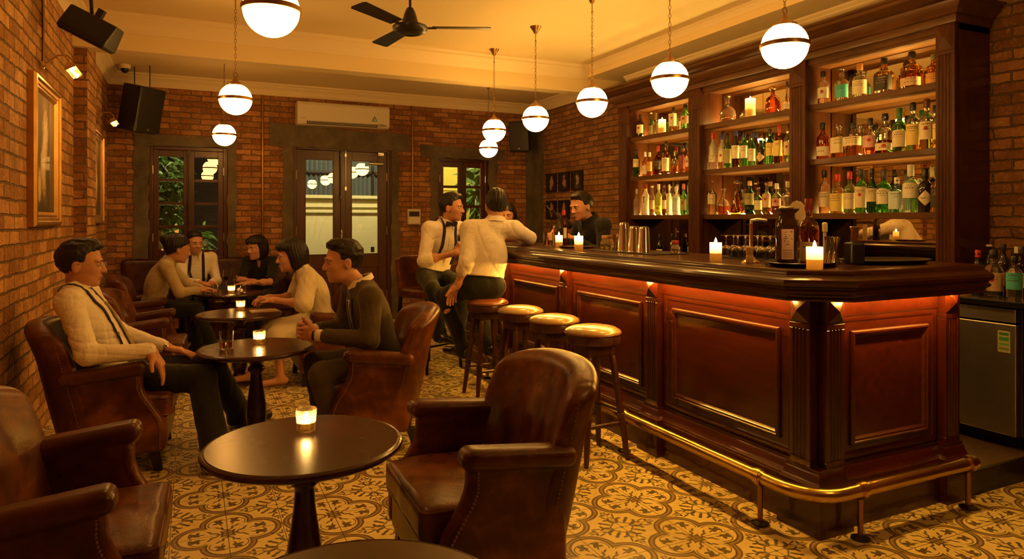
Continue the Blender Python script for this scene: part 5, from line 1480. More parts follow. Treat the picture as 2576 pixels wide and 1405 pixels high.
    def waist(X, Y, Z):
        d = (X-wz[0])*up_[0]+(Y-wz[1])*up_[1]+(Z-wz[2])*up_[2]
        # only trunk: leave arms that hang below alone
        rr_ = np.sqrt(((X-wz[0])*1.0)**2+(Y-wz[1])**2+(Z-wz[2])**2)-.21
        return np.maximum(d, rr_)
    S.op(waist, wz-.25, wz+.25, .004, 's')
    nm = 'jacket' if 'jacket' in extra else ('dress_top' if skirt else 'shirt')
    TS = S; tp = S.build(nm, top, t)
    # lower garment
    S = SDF(lo-.05, hi, h*1.15); tw = trouser_w
    S.ell(pel, (.108*bs, .152*bs, .112*bs), A[1])
    for sg, a, b, c_ in ((1, hL, kL, aL), (-1, hR, kR, aR)):
        if skirt:
            S.cap(a, b, .10*bs, .085*bs, k=.06); q = b+(c_-b)*.55; S.cap(b, q, .085*bs, .13*bs, k=.07); S.cap((hL+hR)/2, (kL+kR)/2, .10, .10, k=.08); S.cap((kL+kR)/2, (kL+kR)/2+(c_-b)*.5, .10, .12, k=.08)
        else:
            S.cap(a, b, .086*bs, .064*bs*(.5+.5*tw), k=.04); S.cap(b, c_+V3(0, 0, .0), .062*bs*(.5+.5*tw), .053*bs*tw, k=.025); S.cap(c_, c_-V3(0, 0, .035), .055*bs*tw, .058*bs*tw, k=.02)
    S.noise(.005, 15, hairseed+5, True)
    if skirt:
        for c_, b in ((aL, kL), (aR, kR)):
            pass
        zc = min(aL[2], aR[2])+.17; S.cut(lambda X, Y, Z: (zc-Z)+0*X+0*Y)
    elif not skirt:
        S.cut(lambda X, Y, Z: (.018-Z)+0*X+0*Y)
    S.build('skirt' if skirt else 'trousers', bottom, t)
    if shoes:
        for nm_, a in (('L', aL), ('R', aR)):
            fd = nrm(V3(*J['f'+nm_])+O) if ('f'+nm_) in J else f0
            Z = SDF(a-.25, a+.3, .006); b0 = a-V3(0, 0, a[2]) if a[2] < .14 else a-V3(0, 0, .085)
            Z.cap(b0-fd*.045+V3(0, 0, .045), b0+fd*.05+V3(0, 0, .05), .040, .043, k=.02); Z.cap(b0+fd*.04+V3(0, 0, .04), b0+fd*.19*bs+V3(0, 0, .032), .040, .031, k=.03)
            zf = b0[2]; Z.cut(lambda X, Y, Z_: (zf+.002-Z_)+0*X+0*Y, .004)
            Z.build('shoe', m_shoe, t)
    # collars, straps, ties
    c0 = ch.copy()
    if 'collar' in extra:
        m = MB()
        ring = []
        for sg in (1, -1):
            q0 = nk+uc*.028-fc*.060*bs; pts = []
            for i in range(9):
                a = R(180-(180-12)*i/8)*sg; rr_ = .062*bs
                pts.append(nk+uc*(.034-.020*(i/8)**1.5)+fc*cos(a)*rr_*1.05+s_*sin(a)*rr_)
            # band and leaf
            vs = []; co_ = .75 if 'jacket' in extra else 1
            for i, p in enumerate(pts):
                o_ = nrm(p-nk-uc*((p-nk) @ uc)); p = p+(uc*.004 if 'jacket' in extra else 0); drop = (.030+.020*(i/8)**2)*(.55 if 'jacket' in extra else 1)
                vs += [tuple(p-o_*.001), tuple(p+uc*.016+o_*.004), tuple(p+uc*.014+o_*.010), tuple(p-uc*drop+o_*(.022+.012*i/8)*co_), tuple(p-uc*drop+o_*(.018+.012*i/8)*co_)]
            fs = []
            for i in range(8):
                for k_ in range(5):
                    a_, b_ = 5*i+k_, 5*i+(k_+1) % 5; q = (a_, b_, b_+5, a_+5); fs.append(q if sg > 0 else q[::-1])
            fs += [(4, 3, 2, 1, 0), (40, 41, 42, 43, 44)]; m.add(vs, fs)
        m.build('collar', m_shirt if 'jacket' in extra else top, tp, smooth=50)
    if 'suspenders' in extra:
        for sg in (1, -1):
            ribbon(TS, c0-uc*.02, fc, uc, s_, sg*.088*bs, -62, 225, .032, 48, y1=sg*.045*bs).build('suspender', m_navy, t, smooth=60)
            q = ribbon(TS, c0-uc*.02, fc, uc, s_, sg*.088*bs, -40, -34, .036, 3, off=.009); q.build('suspender_clip', m_chrome, t)
    if 'placket' in extra:
        ribbon(TS, c0-uc*.02, fc, uc, s_, 0, -60, 42, .030, 24, th=.0022).build('placket', top, tp, smooth=60)
    if 'tie' in extra:
        ribbon(TS, c0-uc*.02, fc, uc, s_, .0, -66, 44, .075, 30, off=.007, w1=.034, th=.005).build('necktie', m_tie, t, smooth=60)
        kq = nk+fc*.066*bs+uc*.0; m = MB(); Mx = Matrix(((s_[0], fc[0], uc[0], kq[0]), (s_[1], fc[1], uc[1], kq[1]), (s_[2], fc[2], uc[2], kq[2]), (0, 0, 0, 1)))
        m.prism([(-.012, -.006), (.012, -.006), (.012, .018), (-.012, .018)], -.032, .012, 'z', Mx); m.build('tie_knot', m_tie, t, bevel=.005)
    if 'bowtie' in extra:
        kq = nk+fc*.085*bs+uc*.004; Mx = Matrix(((s_[0], fc[0], uc[0], kq[0]), (s_[1], fc[1], uc[1], kq[1]), (s_[2], fc[2], uc[2], kq[2]), (0, 0, 0, 1))); m = MB()
        for sg in (1, -1): m.prism([(0, -.006), (sg*.03, -.022), (sg*.062, -.025), (sg*.066, 0), (sg*.062, .025), (sg*.03, .022), (0, .006)][::sg], -.010, .012, 'y', Mx)
        m.box(-.011, .011, -.014, .018, -.013, .013, Mx); m.build('bow_tie', m_navy, t, bevel=.004)
    if 'jacket' in extra:
        for sg in (1, -1):
            ribbon(TS, c0-uc*.02, fc, uc, s_, sg*.030*bs, -30, 58, .060, 20, y1=sg*.062*bs, th=.006, w1=.045).build('lapel', top, tp, smooth=60)
        ribbon(TS, c0-uc*.02, fc, uc, s_, 0, -5, 52, .010, 16, th=.004, w1=.085).build('shirt_front', m_shirt, t, smooth=60)
        ribbon(TS, c0-uc*.02, fc, uc, s_, 0, -10, 50, .05, 16, off=.010, w1=.03, th=.003).build('necktie', m_dark, t, smooth=60)
        for sg, c_, b in ((1, wL, eL), (-1, wR, eR)):
            dl = nrm(c_-b); m = MB(); m.tube([c_-dl*.05, c_-dl*.004, c_+dl*.002], [.037, .037, .034], 18); m.build('shirt_cuff', m_shirt, t, smooth=60)
    if 'belt' in extra:
        wq = pel+up_*.050; q = MB(); n = 40; pts = []
        for i in range(n):
            a = 2*pi*i/n; pts.append(wq+fp*cos(a)*.100*bs+s_*sin(a)*.140*bs)
        q.tube(pts, .012, 6, closed=True); q.build('belt', m_dark, t, smooth=60)
    if 'watch' in extra or 'bracelet' in extra:
        w, e = (wL, eL) if 'bracelet' in extra else (wL, eL)
        dl = nrm(w-e); m = MB(); m.tube([w+dl*.002, w+dl*.018], .0315*bs, 16); m.build('watch_band' if 'watch' in extra else 'bracelet', m_redband if 'bracelet' in extra else m_navy, t, smooth=60)
        m = MB(); dsk = w+dl*.010-V3(0, .030, -.012); m.lathe([(.014, 0), (.015, .004), (.012, .007)], 14, M=Matrix.Translation(tuple(dsk)) @ Matrix.Rotation(R(70), 4, 'X')); m.build('watch_face', m_chrome, t, smooth=40)
    if gl:
        m = MB()
        for y in (-1, 1):
            cc_ = PH_(.104, y*.032, -.003); m.tube([cc_+hsd*cos(a)*.022*hs+hu*sin(a)*.014*hs for a in [2*pi*i/16 for i in range(16)]], .0011, 5, closed=True)
            m.tube([PH_(.102, y*.054, .002), PH_(.05, y*.078, .004), PH_(-.01, y*.082, .004)], .0011, 5)
        m.tube([PH_(.106, -.010, .0), PH_(.108, 0, .002), PH_(.106, .010, .0)], .0011, 5); m.build('eyeglasses', m_steel, t, smooth=60)
    return t
m_shoe = Mat('black_shoe_leather', col=(.012, .009, .007), rough=.3, coat=.3).m
m_redband = simple('red_cord', (.45, .04, .02), .6)

person('man in white shirt, dark suspenders and olive tie, glasses, reclining in an armchair', (-.45, 4.6), dict(
    pel=(-.36, 4.63, .50), chest=(-.52, 4.63, .79), neck=(-.62, 4.63, 1.00), head=(-.575, 4.63, 1.145), face=(-4, -3), fwd=-2,
    sR=(-.605, 4.44, .945), sL=(-.575, 4.82, .955), eR=(-.50, 4.27, .675), wR=(-.20, 4.285, .672), eL=(-.42, 4.93, .70), wL=(-.15, 4.78, .605),
    kR=(.06, 4.46, .455), aR=(.13, 4.14, .09), kL=(.13, 4.80, .45), aL=(.30, 5.00, .09), fR=(1, -.5, 0), fL=(1, .35, 0)), m_shirt, m_trous, 'man', 1.14, 1.06, .0048,
    extra=('collar', 'suspenders', 'tie', 'placket', 'bracelet'), gl=True, trouser_w=1.35, hairseed=2,
    hands={'R': dict(d=(.50, -.02, -.86), pn=(-.80, .2, -.5), curl=(12, 16, 18, 24), sc=1.2, spread=7), 'L': dict(d=(.95, -.06, -.28), pn=(-.2, 0, -1), curl=(6, 8, 10, 12), sc=1.2, thumb=48, spread=3)})
person('man in dark suit leaning on the round table with clasped hands', (1.15, 4.4), dict(
    pel=(1.13, 4.38, .50), chest=(1.05, 4.40, .80), neck=(1.00, 4.41, .985), head=(.885, 4.42, 1.135), face=(183, -4), fwd=178,
    sL=(1.01, 4.20, .915), sR=(.99, 4.62, .93), eL=(.985, 4.12, .67), wL=(.70, 4.31, .690), eR=(.93, 4.66, .68), wR=(.69, 4.50, .695),
    kL=(.72, 4.22, .46), aL=(.80, 4.16, .09), kR=(.74, 4.58, .455), aR=(.80, 4.60, .09)), m_suit, m_suit, 'man', 1.16, 1.10, .0048,
    extra=('jacket', 'collar', 'watch'), trouser_w=1.25, hairseed=5, noise=.003,
    hands={'L': dict(d=(-.72, .62, .12), pn=(.35, .75, .1), sd=(0, .1, 1), curl=(38, 40, 44, 46), sc=1.2, thumb=30), 'R': dict(d=(-.75, -.55, .15), pn=(.35, -.75, .0), sd=(0, 0, 1), curl=(38, 40, 44, 46), sc=1.2, thumb=30)})
person('woman in beige top leaning over the table from a wall side armchair', (-.35, 7.9), dict(
    pel=(-.36, 7.92, .50), chest=(-.29, 7.88, .80), neck=(-.20, 7.86, .98), head=(-.125, 7.84, 1.10), face=(15, -12), fwd=0,
    eR=(-.10, 7.60, .67), wR=(.06, 7.76, .675), eL=(-.02, 8.08, .69), wL=(.10, 7.98, .675),
    kR=(.05, 7.76, .47), aR=(.22, 7.55, .09), kL=(.06, 7.98, .47), aL=(.06, 7.95, .09)), m_beige, m_trous, 'bun', 1.2, 1.0, .0075, extra=('untucked',), hairseed=7, sleeve='long', hands={'R': dict(curl=(8, 10, 12, 14)), 'L': dict(curl=(8, 10, 12, 14))})
person('man in white shirt and suspenders on the banquette behind the woman in beige', (.02, 8.8), dict(
    pel=(.02, 8.88, .53), chest=(.04, 8.84, .83), neck=(.05, 8.80, 1.00), head=(.04, 8.74, 1.13), face=(-70, -5), fwd=-80,
    wL=(.22, 8.54, .68), wR=(.08, 8.47, .69), kL=(.12, 8.46, .46), aL=(.13, 8.56, .09), kR=(-.10, 8.46, .46), aR=(-.10, 8.54, .09)), m_shirt, m_trous, 'short', 1.12, 1.0, .0085, extra=('suspenders', 'collar'), hairseed=11, hands={'R': dict(curl=(8, 10, 12, 14)), 'L': dict(curl=(8, 10, 12, 14))})
person('woman in black top with arms folded on the banquette, dark bobbed hair', (.75, 8.75), dict(
    pel=(.80, 8.86, .52), chest=(.78, 8.78, .78), neck=(.76, 8.72, .945), head=(.71, 8.66, 1.065), face=(-140, -6), fwd=-115,
    wL=(.60, 8.42, .67), wR=(.66, 8.50, .685), eR=(.52, 8.64, .69), eL=(.84, 8.46, .67), kL=(.72, 8.46, .45), aL=(.74, 8.56, .09), kR=(.56, 8.52, .45), aR=(.58, 8.60, .09)), m_dark, m_trous, 'bob', 1.2, .95, .0085, extra=('vneck', 'untucked'), hairseed=13, sleeve='elbow', noise=.003, hands={'R': dict(curl=(8, 10, 12, 14)), 'L': dict(curl=(8, 10, 12, 14))})
person('woman in cream dress with puffed sleeves, seated in the armchair at the third table', (1.05, 6.2), dict(
    pel=(1.05, 6.22, .51), chest=(.985, 6.22, .79), neck=(.895, 6.23, .955), head=(.80, 6.25, 1.085), face=(182, -8), fwd=180,
    eL=(.86, 5.96, .69), wL=(.64, 6.08, .72), eR=(.86, 6.46, .70), wR=(.62, 6.30, .72), kL=(.66, 6.04, .41), aL=(.68, 5.98, .09), kR=(.67, 6.36, .41), aR=(.46, 6.18, .10)), m_cream, m_cream, 'bob', 1.18, .98, .0065,
    skirt=True, sleeve='puff', shoes=False, hairseed=17, extra=('untucked',), hands={'L': dict(curl=(30, 34, 38, 42)), 'R': dict(curl=(30, 34, 38, 42))})
person('man in white shirt with black bow tie and suspenders on the high bar chair', (2.1, 6.1), dict(
    pel=(2.07, 6.14, .89), chest=(2.13, 6.09, 1.175), neck=(2.165, 6.07, 1.37), head=(2.21, 6.03, 1.515), face=(-38, -3), fwd=-68,
    eR=(1.885, 5.86, 1.03), wR=(2.13, 5.74, 1.10), eL=(2.45, 5.95, 1.25), wL=(2.27, 5.78, 1.205),
    kR=(1.93, 5.74, .79), aR=(2.00, 5.76, .40), kL=(2.25, 5.78, .79), aL=(2.18, 5.76, .40), fR=(.3, -1, 0), fL=(.3, -1, 0)), m_shirt, m_green, 'man', 1.10, 1.04, .005,
    sleeve='rolled', extra=('collar', 'suspenders', 'bowtie', 'placket', 'belt'), hairseed=19,
    hands={'R': dict(d=(.8, -.1, .35), pn=(.1, .4, -.8), curl=(30, 34, 38, 40), sc=1.1), 'L': dict(d=(-.8, -.35, -.45), pn=(-.5, .2, -.7), curl=(26, 30, 34, 38), sc=1.1)})
person('man in white shirt seen from behind on a bar stool, elbow on the bar', (2.15, 5.05), dict(
    pel=(2.115, 5.04, .885), chest=(2.155, 5.075, 1.175), neck=(2.235, 5.09, 1.375), head=(2.27, 5.13, 1.515), face=(80, -6), fwd=72,
    eL=(1.945, 4.97, 1.06), wL=(1.905, 5.06, .885), eR=(2.60, 5.18, 1.245), wR=(2.50, 5.42, 1.235),
    kL=(1.92, 5.42, .76), aL=(2.02, 5.24, .36), kR=(2.23, 5.50, .80), aR=(2.26, 5.26, .36), fL=(-.4, 1, 0), fR=(0, 1, 0)), m_shirt, m_trous, 'short', 1.12, 1.07, .005,
    sleeve='rolled', extra=('collar', 'belt'), hairseed=23, hands={'L': dict(d=(-.15, .5, -.6), curl=20), 'R': dict(d=(-.4, .9, 0), curl=4)})
person('dark haired woman at the window end of the bar, half hidden behind another guest', (3.22, 7.0), dict(
    pel=(3.22, 7.02, .875), chest=(3.21, 6.98, 1.14), neck=(3.20, 6.95, 1.32), head=(3.19, 6.90, 1.445), face=(-125, -4), fwd=-105,
    wL=(3.28, 6.80, .96), wR=(3.14, 6.80, .96), kL=(3.32, 6.72, .80), aL=(3.30, 6.74, .38), kR=(3.12, 6.72, .80), aR=(3.12, 6.74, .38)), m_dark, m_trous, 'long', 1.1, .93, .0085, extra=('untucked',), hairseed=29)
person('bartender in dark shirt leaning forward behind the bar candles', (3.45, 5.5), dict(
    pel=(3.58, 5.50, .98), chest=(3.45, 5.48, 1.24), neck=(3.38, 5.47, 1.40), head=(3.28, 5.46, 1.525), face=(192, -14), fwd=185,
    eL=(3.36, 5.22, 1.07), wL=(3.12, 5.30, 1.22), eR=(3.32, 5.72, 1.12), wR=(3.08, 5.52, 1.26), kL=(3.55, 5.40, .58), aL=(3.60, 5.38, .21), kR=(3.55, 5.62, .58), aR=(3.60, 5.64, .21)), m_dark, m_trous, 'man', 1.1, 1.04, .0065, hairseed=31, extra=('collar',),
    hands={'L': dict(curl=50), 'R': dict(curl=50)})
s5.location = (3.25, 7.04, 0)
bcx.rotation_euler.z = R(-65); bcx.location = (2.03, 6.18, 0)
BT = {
 'F0': [(3.878, 0.0432, 0.32, 'tall', 'clear', 'white', 'black', 'amberL', 0.6, (0.18, 0.5)), (3.707, 0.0494, 0.297, 'round', 'clear', 'teal', 'clear', 'pale', 0.7, (0.12, 0.5)), (3.549, 0.051, 0.295, 'round', 'clear', 'cream', 'amber', 'yellow', 0.6, (0.12, 0.52)), (3.349, 0.0562, 0.308, 'square', 'amber', 'dark', 'black', 'amber', 0.7, (0.1, 0.5)), (3.137, 0.0581, 0.302, 'square', 'amber', 'tan', 'black', 'amberD', 0.72, (0.08, 0.3)), (2.979, 0.0498, 0.212, 'round', 'amber', 'orange', 'olive', 'amber', 0.7, (0.05, 0.38))],
 'F1': [(3.882, 0.0478, 0.289, 'round', 'amberD', 'white', 'black', 'amberD', 0.7, (0.08, 0.34)), (3.734, 0.0481, 0.267, 'square', 'clear', 'cream', 'clear', 'amber', 0.55, (0.15, 0.6)), (3.604, 0.0588, 0.26, 'square', 'clear', 'cream', 'black', 'orange', 0.5, (0.32, 0.58)), (3.459, 0.0502, 0.277, 'bulb', 'clear', 'pink', 'black', 'pink', 0.4, (0.2, 0.52)), (3.34, 0.0533, 0.293, 'square', 'clear', 'cream', 'black', 'brown', 0.5, (0.08, 0.26)), (3.229, 0.0468, 0.317, 'gin', 'green', 'cream', 'green', 'green', 0.75, (0.12, 0.5)), (3.128, 0.0432, 0.341, 'tall', 'clear', 'yellow', 'black', 'yellow', 0.6, (0.12, 0.55)), (3.029, 0.045, 0.35, 'tall', 'clear', 'cream', 'brown', 'amber', 0.55, (0.2, 0.55)), (2.96, 0.034, 0.307, 'tall', 'clear', 'yellow', 'black', 'yellow', 0.55, (0.2, 0.55))],
 'F2': [(3.867, 0.0415, 0.341, 'tall', 'clear', 'cream', 'black', 'gold', 0.5, (0.15, 0.5)), (3.749, 0.0513, 0.305, 'round', 'clear', 'yellow', 'red', 'gold', 0.6, (0.05, 0.5)), (3.638, 0.0429, 0.32, 'round', 'lime', 'cream', 'red', 'lime', 0.6, (0.1, 0.48)), (3.539, 0.0422, 0.329, 'tall', 'green', 'cream', 'dark', 'green', 0.6, (0.12, 0.6)), (3.446, 0.0386, 0.329, 'wine', 'greenD', 'cream', 'black', 'greenD', 0.6, (0.25, 0.55)), (3.349, 0.0506, 0.316, 'gin', 'green', 'white', 'dark', 'green', 0.7, (0.2, 0.55)), (3.25, 0.0442, 0.253, 'square', 'blue', 'bluewhite', 'white', 'blue', 0.6, (0.1, 0.6)), (3.146, 0.0515, 0.336, 'gin', 'clear', 'white', 'frost', 'clear', 0.6, (0.3, 0.62)), (3.04, 0.0478, 0.301, 'gin', 'black', 'diamond', 'black', 'black', 0.7, (0.15, 0.5)), (2.965, 0.0301, 0.323, 'square', 'amber', 'dark', 'black', 'amber', 0.6, (0.1, 0.5))],
 'M0': [(4.952, 0.0744, 0.262, 'bulb', 'clear', None, 'gold', 'amberL', 0.3, None), (4.65, 0.0487, 0.192, 'CANDLE'), (4.402, 0.067, 0.25, 'xo', 'redamber', 'none', 'gold', 'redamber', 0.8, None), (4.244, 0.0294, 0.26, 'tri', 'clear', 'white', 'dark', 'yellow', 0.4, (0.1, 0.3))],
 'M1': [(5.155, 0.0374, 0.351, 'tall', 'frost', 'white', 'red', 'clear', 0.6, (0.2, 0.4)), (5.043, 0.0349, 0.338, 'tall', 'frost', 'sun', 'blue', 'clear', 0.6, (0.2, 0.5)), (4.95, 0.0363, 0.335, 'tall', 'green', 'olive', 'black', 'green', 0.6, (0.15, 0.55)), (4.846, 0.0376, 0.345, 'wine', 'black', 'white', 'blue', 'brown', 0.6, (0.25, 0.6)), (4.741, 0.0335, 0.326, 'tall', 'green', 'white', 'black', 'green', 0.6, (0.25, 0.6)), (4.643, 0.033, 0.314, 'round', 'green', 'white', 'black', 'green', 0.6, (0.15, 0.5)), (4.539, 0.0376, 0.225, 'gin', 'black', 'diamond2', 'black', 'black', 0.7, (0.15, 0.5)), (4.433, 0.0353, 0.314, 'wine', 'greenD', 'yellow', 'black', 'greenD', 0.6, (0.25, 0.6)), (4.335, 0.0348, 0.333, 'square', 'brown', 'yellow', 'red', 'brown', 0.6, (0.2, 0.6)), (4.236, 0.0327, 0.327, 'tall', 'clear', 'cream', 'brown', 'clear', 0.6, (0.2, 0.55))],
 'M2': [(5.161, 0.0355, 0.329, 'square', 'clear', 'cream', 'clear', 'gold', 0.4, (0.3, 0.58)), (5.022, 0.0568, 0.25, 'bulb', 'clear', None, 'clear', 'orange', 0.45, None), (4.841, 0.0536, 0.312, 'tri', 'amberD', None, 'clear', 'amberD', 0.6, None), (4.672, 0.0436, 0.3, 'wine', 'greenD', 'olive', 'tan', 'greenD', 0.6, (0.28, 0.62)), (4.567, 0.0343, 0.241, 'round', 'lime', 'pale', 'clear', 'lime', 0.6, (0.15, 0.5)), (4.47, 0.0372, 0.279, 'round', 'clear', 'tan', 'clear', 'amber', 0.6, (0.2, 0.62)), (4.357, 0.0399, 0.263, 'round', 'clear', 'pink', 'white', 'red', 0.55, (0.25, 0.5)), (4.24, 0.0392, 0.274, 'square', 'clear', 'white', 'frost', 'pale', 0.5, (0.1, 0.25))],
 'W0': [(6.331, 0.0434, 0.306, 'wine', 'black', 'cream', 'black', 'black', 0.6, (0.2, 0.55)), (6.134, 0.0254, 0.288, 'tall', 'green', 'olive', 'clear', 'green', 0.6, (0.1, 0.45)), (6.049, 0.0314, 0.252, 'square', 'clear', None, 'clear', 'pale', 0.6, None), (5.92, 0.0433, 0.17, 'CANDLE'), (5.748, 0.0404, 0.261, 'square', 'clear', 'cream', 'black', 'amber', 0.3, (0.25, 0.75)), (5.561, 0.0473, 0.309, 'wine', 'green', 'tan', 'black', 'green', 0.6, (0.25, 0.55))],
 'W1': [(6.407, 0.0372, 0.303, 'wine', 'greenD', 'cream', 'black', 'greenD', 0.6, (0.35, 0.65)), (6.287, 0.0302, 0.274, 'round', 'amber', 'white', 'white', 'amber', 0.6, (0.1, 0.45)), (6.162, 0.034, 0.263, 'round', 'amber', 'orange', 'white', 'amber', 0.6, (0.2, 0.6)), (6.014, 0.0396, 0.319, 'square', 'brown', 'dark', 'red', 'brown', 0.6, (0.2, 0.5)), (5.87, 0.039, 0.352, 'square', 'amber', 'cream', 'black', 'amber', 0.6, (0.1, 0.5)), (5.725, 0.0302, 0.241, 'square', 'clear', None, 'clear', 'orange', 0.6, None), (5.614, 0.0337, 0.28, 'round', 'brown', 'maroon', 'dark', 'amber', 0.6, (0.15, 0.65)), (5.518, 0.0274, 0.291, 'tall', 'amber', 'cream', 'dark', 'amber', 0.6, (0.2, 0.5))],
 'W2': [(6.399, 0.035, 0.293, 'round', 'clear', None, 'steel', 'clear', 0.6, None), (6.264, 0.0452, 0.341, 'wine', 'white', 'mark', 'maroon', 'white', 0.9, (0.3, 0.6)), (6.116, 0.0338, 0.321, 'tall', 'clear', 'tan', 'clear', 'pale', 0.6, (0.2, 0.5)), (6.0, 0.0354, 0.333, 'tall', 'limeB', 'limeB', 'cream', 'limeB', 0.7, (0.1, 0.3)), (5.904, 0.0247, 0.316, 'round', 'brown', 'cream', 'clear', 'brown', 0.6, (0.2, 0.5)), (5.82, 0.0265, 0.321, 'square', 'frost', 'white', 'white', 'white', 0.8, (0.1, 0.7)), (5.706, 0.0402, 0.295, 'gin', 'white', 'bluewhite', 'clear', 'white', 0.8, (0.1, 0.65)), (5.586, 0.0356, 0.318, 'round', 'green', 'olive', 'orange', 'green', 0.6, (0.15, 0.5)), (5.505, 0.0274, 0.326, 'round', 'green', 'green', 'green', 'green', 0.6, (0.15, 0.5))],
}
# ------------------------------------------------------------------ bottles
BP = {  # (r fraction, z fraction)
 'wine': [(.80, 0), (.97, .004), (1, .02), (1, .55), (.97, .60), (.80, .66), (.52, .72), (.40, .77), (.36, .82), (.35, .93), (.40, .935), (.40, .955)],
 'tall': [(.85, 0), (.98, .004), (1, .02), (1, .58), (.95, .63), (.70, .69), (.45, .73), (.38, .78), (.37, .90), (.43, .905), (.43, .93)],
 'round': [(.85, 0), (.98, .005), (1, .025), (1, .50), (.98, .56), (.86, .62), (.55, .67), (.40, .71), (.34, .77), (.33, .88), (.40, .885), (.40, .915)],
 'square': [(.88, 0), (.98, .005), (1, .02), (1, .52), (.96, .57), (.78, .62), (.45, .66), (.34, .70), (.30, .76), (.30, .88), (.38, .885), (.38, .92)],
 'gin': [(.90, 0), (.99, .006), (1, .03), (1, .50), (.95, .58), (.78, .65), (.50, .70), (.36, .73), (.33, .80), (.42, .82), (.40, .86)],
 'bulb': [(.70, 0), (.90, .01), (1, .10), (1, .30), (.92, .42), (.72, .52), (.45, .60), (.28, .65), (.24, .72), (.24, .86), (.33, .865), (.33, .89)],
 'xo': [(.60, 0), (.82, .02), (.98, .14), (1, .30), (.95, .44), (.78, .56), (.48, .64), (.30, .68), (.25, .72), (.25, .82), (.34, .83), (.34, .85)],
 'tri': [(.90, 0), (1, .01), (1, .05), (.88, .22), (.64, .42), (.40, .58), (.28, .68), (.26, .86), (.34, .865), (.34, .90)]}
GC = {'clear': (.96, .93, .86), 'amber': (.80, .34, .06), 'amberL': (.95, .68, .36), 'amberD': (.42, .09, .012), 'pale': (.94, .88, .66), 'yellow': (.95, .78, .28), 'gold': (.95, .76, .30), 'orange': (.85, .32, .07),
      'pink': (.85, .25, .22), 'brown': (.26, .06, .015), 'green': (.16, .55, .10), 'greenD': (.04, .16, .035), 'lime': (.50, .78, .20), 'limeB': (.82, .92, .22), 'blue': (.42, .76, .82), 'black': (.02, .015, .012), 'redamber': (.62, .12, .03),
      'red': (.62, .05, .05), 'frost': (.88, .90, .80), 'white': (.92, .88, .74)}
LC = {'white': (.80, .76, .66), 'cream': (.78, .68, .46), 'teal': (.08, .48, .44), 'dark': (.03, .022, .015), 'tan': (.66, .46, .26), 'orange': (.75, .38, .10), 'pink': (.75, .40, .42), 'yellow': (.80, .62, .20), 'bluewhite': (.55, .68, .78), 'olive': (.38, .36, .16),
      'maroon': (.22, .03, .02), 'pale': (.80, .78, .50), 'sun': (.85, .80, .62), 'green': (.10, .34, .10), 'mark': (.92, .88, .74), 'diamond': (.78, .70, .52), 'diamond2': (.72, .52, .30), 'limeB': (.70, .75, .10)}
CC = {'black': (.015, .013, .012), 'clear': (.75, .68, .52), 'amber': (.60, .28, .06), 'olive': (.20, .18, .08), 'green': (.03, .16, .04), 'brown': (.14, .045, .02), 'red': (.60, .05, .03), 'dark': (.05, .04, .035), 'white': (.78, .74, .66), 'frost': (.70, .70, .58),
      'gold': (.55, .36, .10), 'blue': (.03, .05, .25), 'tan': (.50, .30, .14), 'steel': (.45, .42, .38), 'maroon': (.22, .02, .015), 'cream': (.75, .68, .5), 'orange': (.62, .24, .08)}
GN = {'clear': 'clear glass', 'amber': 'amber', 'amberD': 'dark amber', 'green': 'green', 'greenD': 'dark green', 'lime': 'pale green', 'limeB': 'bright lime', 'blue': 'pale blue', 'black': 'black', 'redamber': 'red amber', 'frost': 'frosted', 'white': 'white', 'brown': 'dark brown'}
LN = {'white': 'white label', 'cream': 'cream label', 'teal': 'teal label', 'dark': 'dark label', 'tan': 'tan label', 'orange': 'orange label', 'pink': 'pink label', 'yellow': 'yellow label', 'bluewhite': 'pale blue label', 'olive': 'olive label', 'maroon': 'maroon label',
      'pale': 'pale label', 'sun': 'white label with red dot', 'green': 'green label', 'mark': 'small dark mark', 'diamond': 'diamond shaped label', 'diamond2': 'tan diamond label', 'limeB': 'lime label', None: 'no label', 'none': 'no label'}
m_print = simple('label_ink', (.06, .04, .03), .6); m_printr = simple('label_ink_red', (.45, .04, .03), .6)
def gmat(c):
    tr = {'black': .0, 'white': .25, 'frost': .6, 'limeB': .6}.get(c, .96); return bglass(GC[c], tr, .35 if c in ('frost', 'white') else .015)
def patch(m, R_, sq, a0, a1, z0, z1, off, n=10, shape=None):
    """curved patch around a bottle body, optional mask shape(t)->(zlo,zhi)"""
    vs = []
    for i in range(n+1):
        a = R(a0+(a1-a0)*i/n); ca, sa = cos(a), sin(a); q = 1/((abs(ca)**sq+abs(sa)**sq)**(1/sq)) if sq else 1
        rr_ = R_*q+off; lo, hi = (z0, z1) if not shape else shape(i/n)
        vs += [(rr_*ca, rr_*sa, lo), (rr_*ca, rr_*sa, hi)]
    m.add(vs, [(2*i, 2*i+2, 2*i+3, 2*i+1) for i in range(n)])
    return m
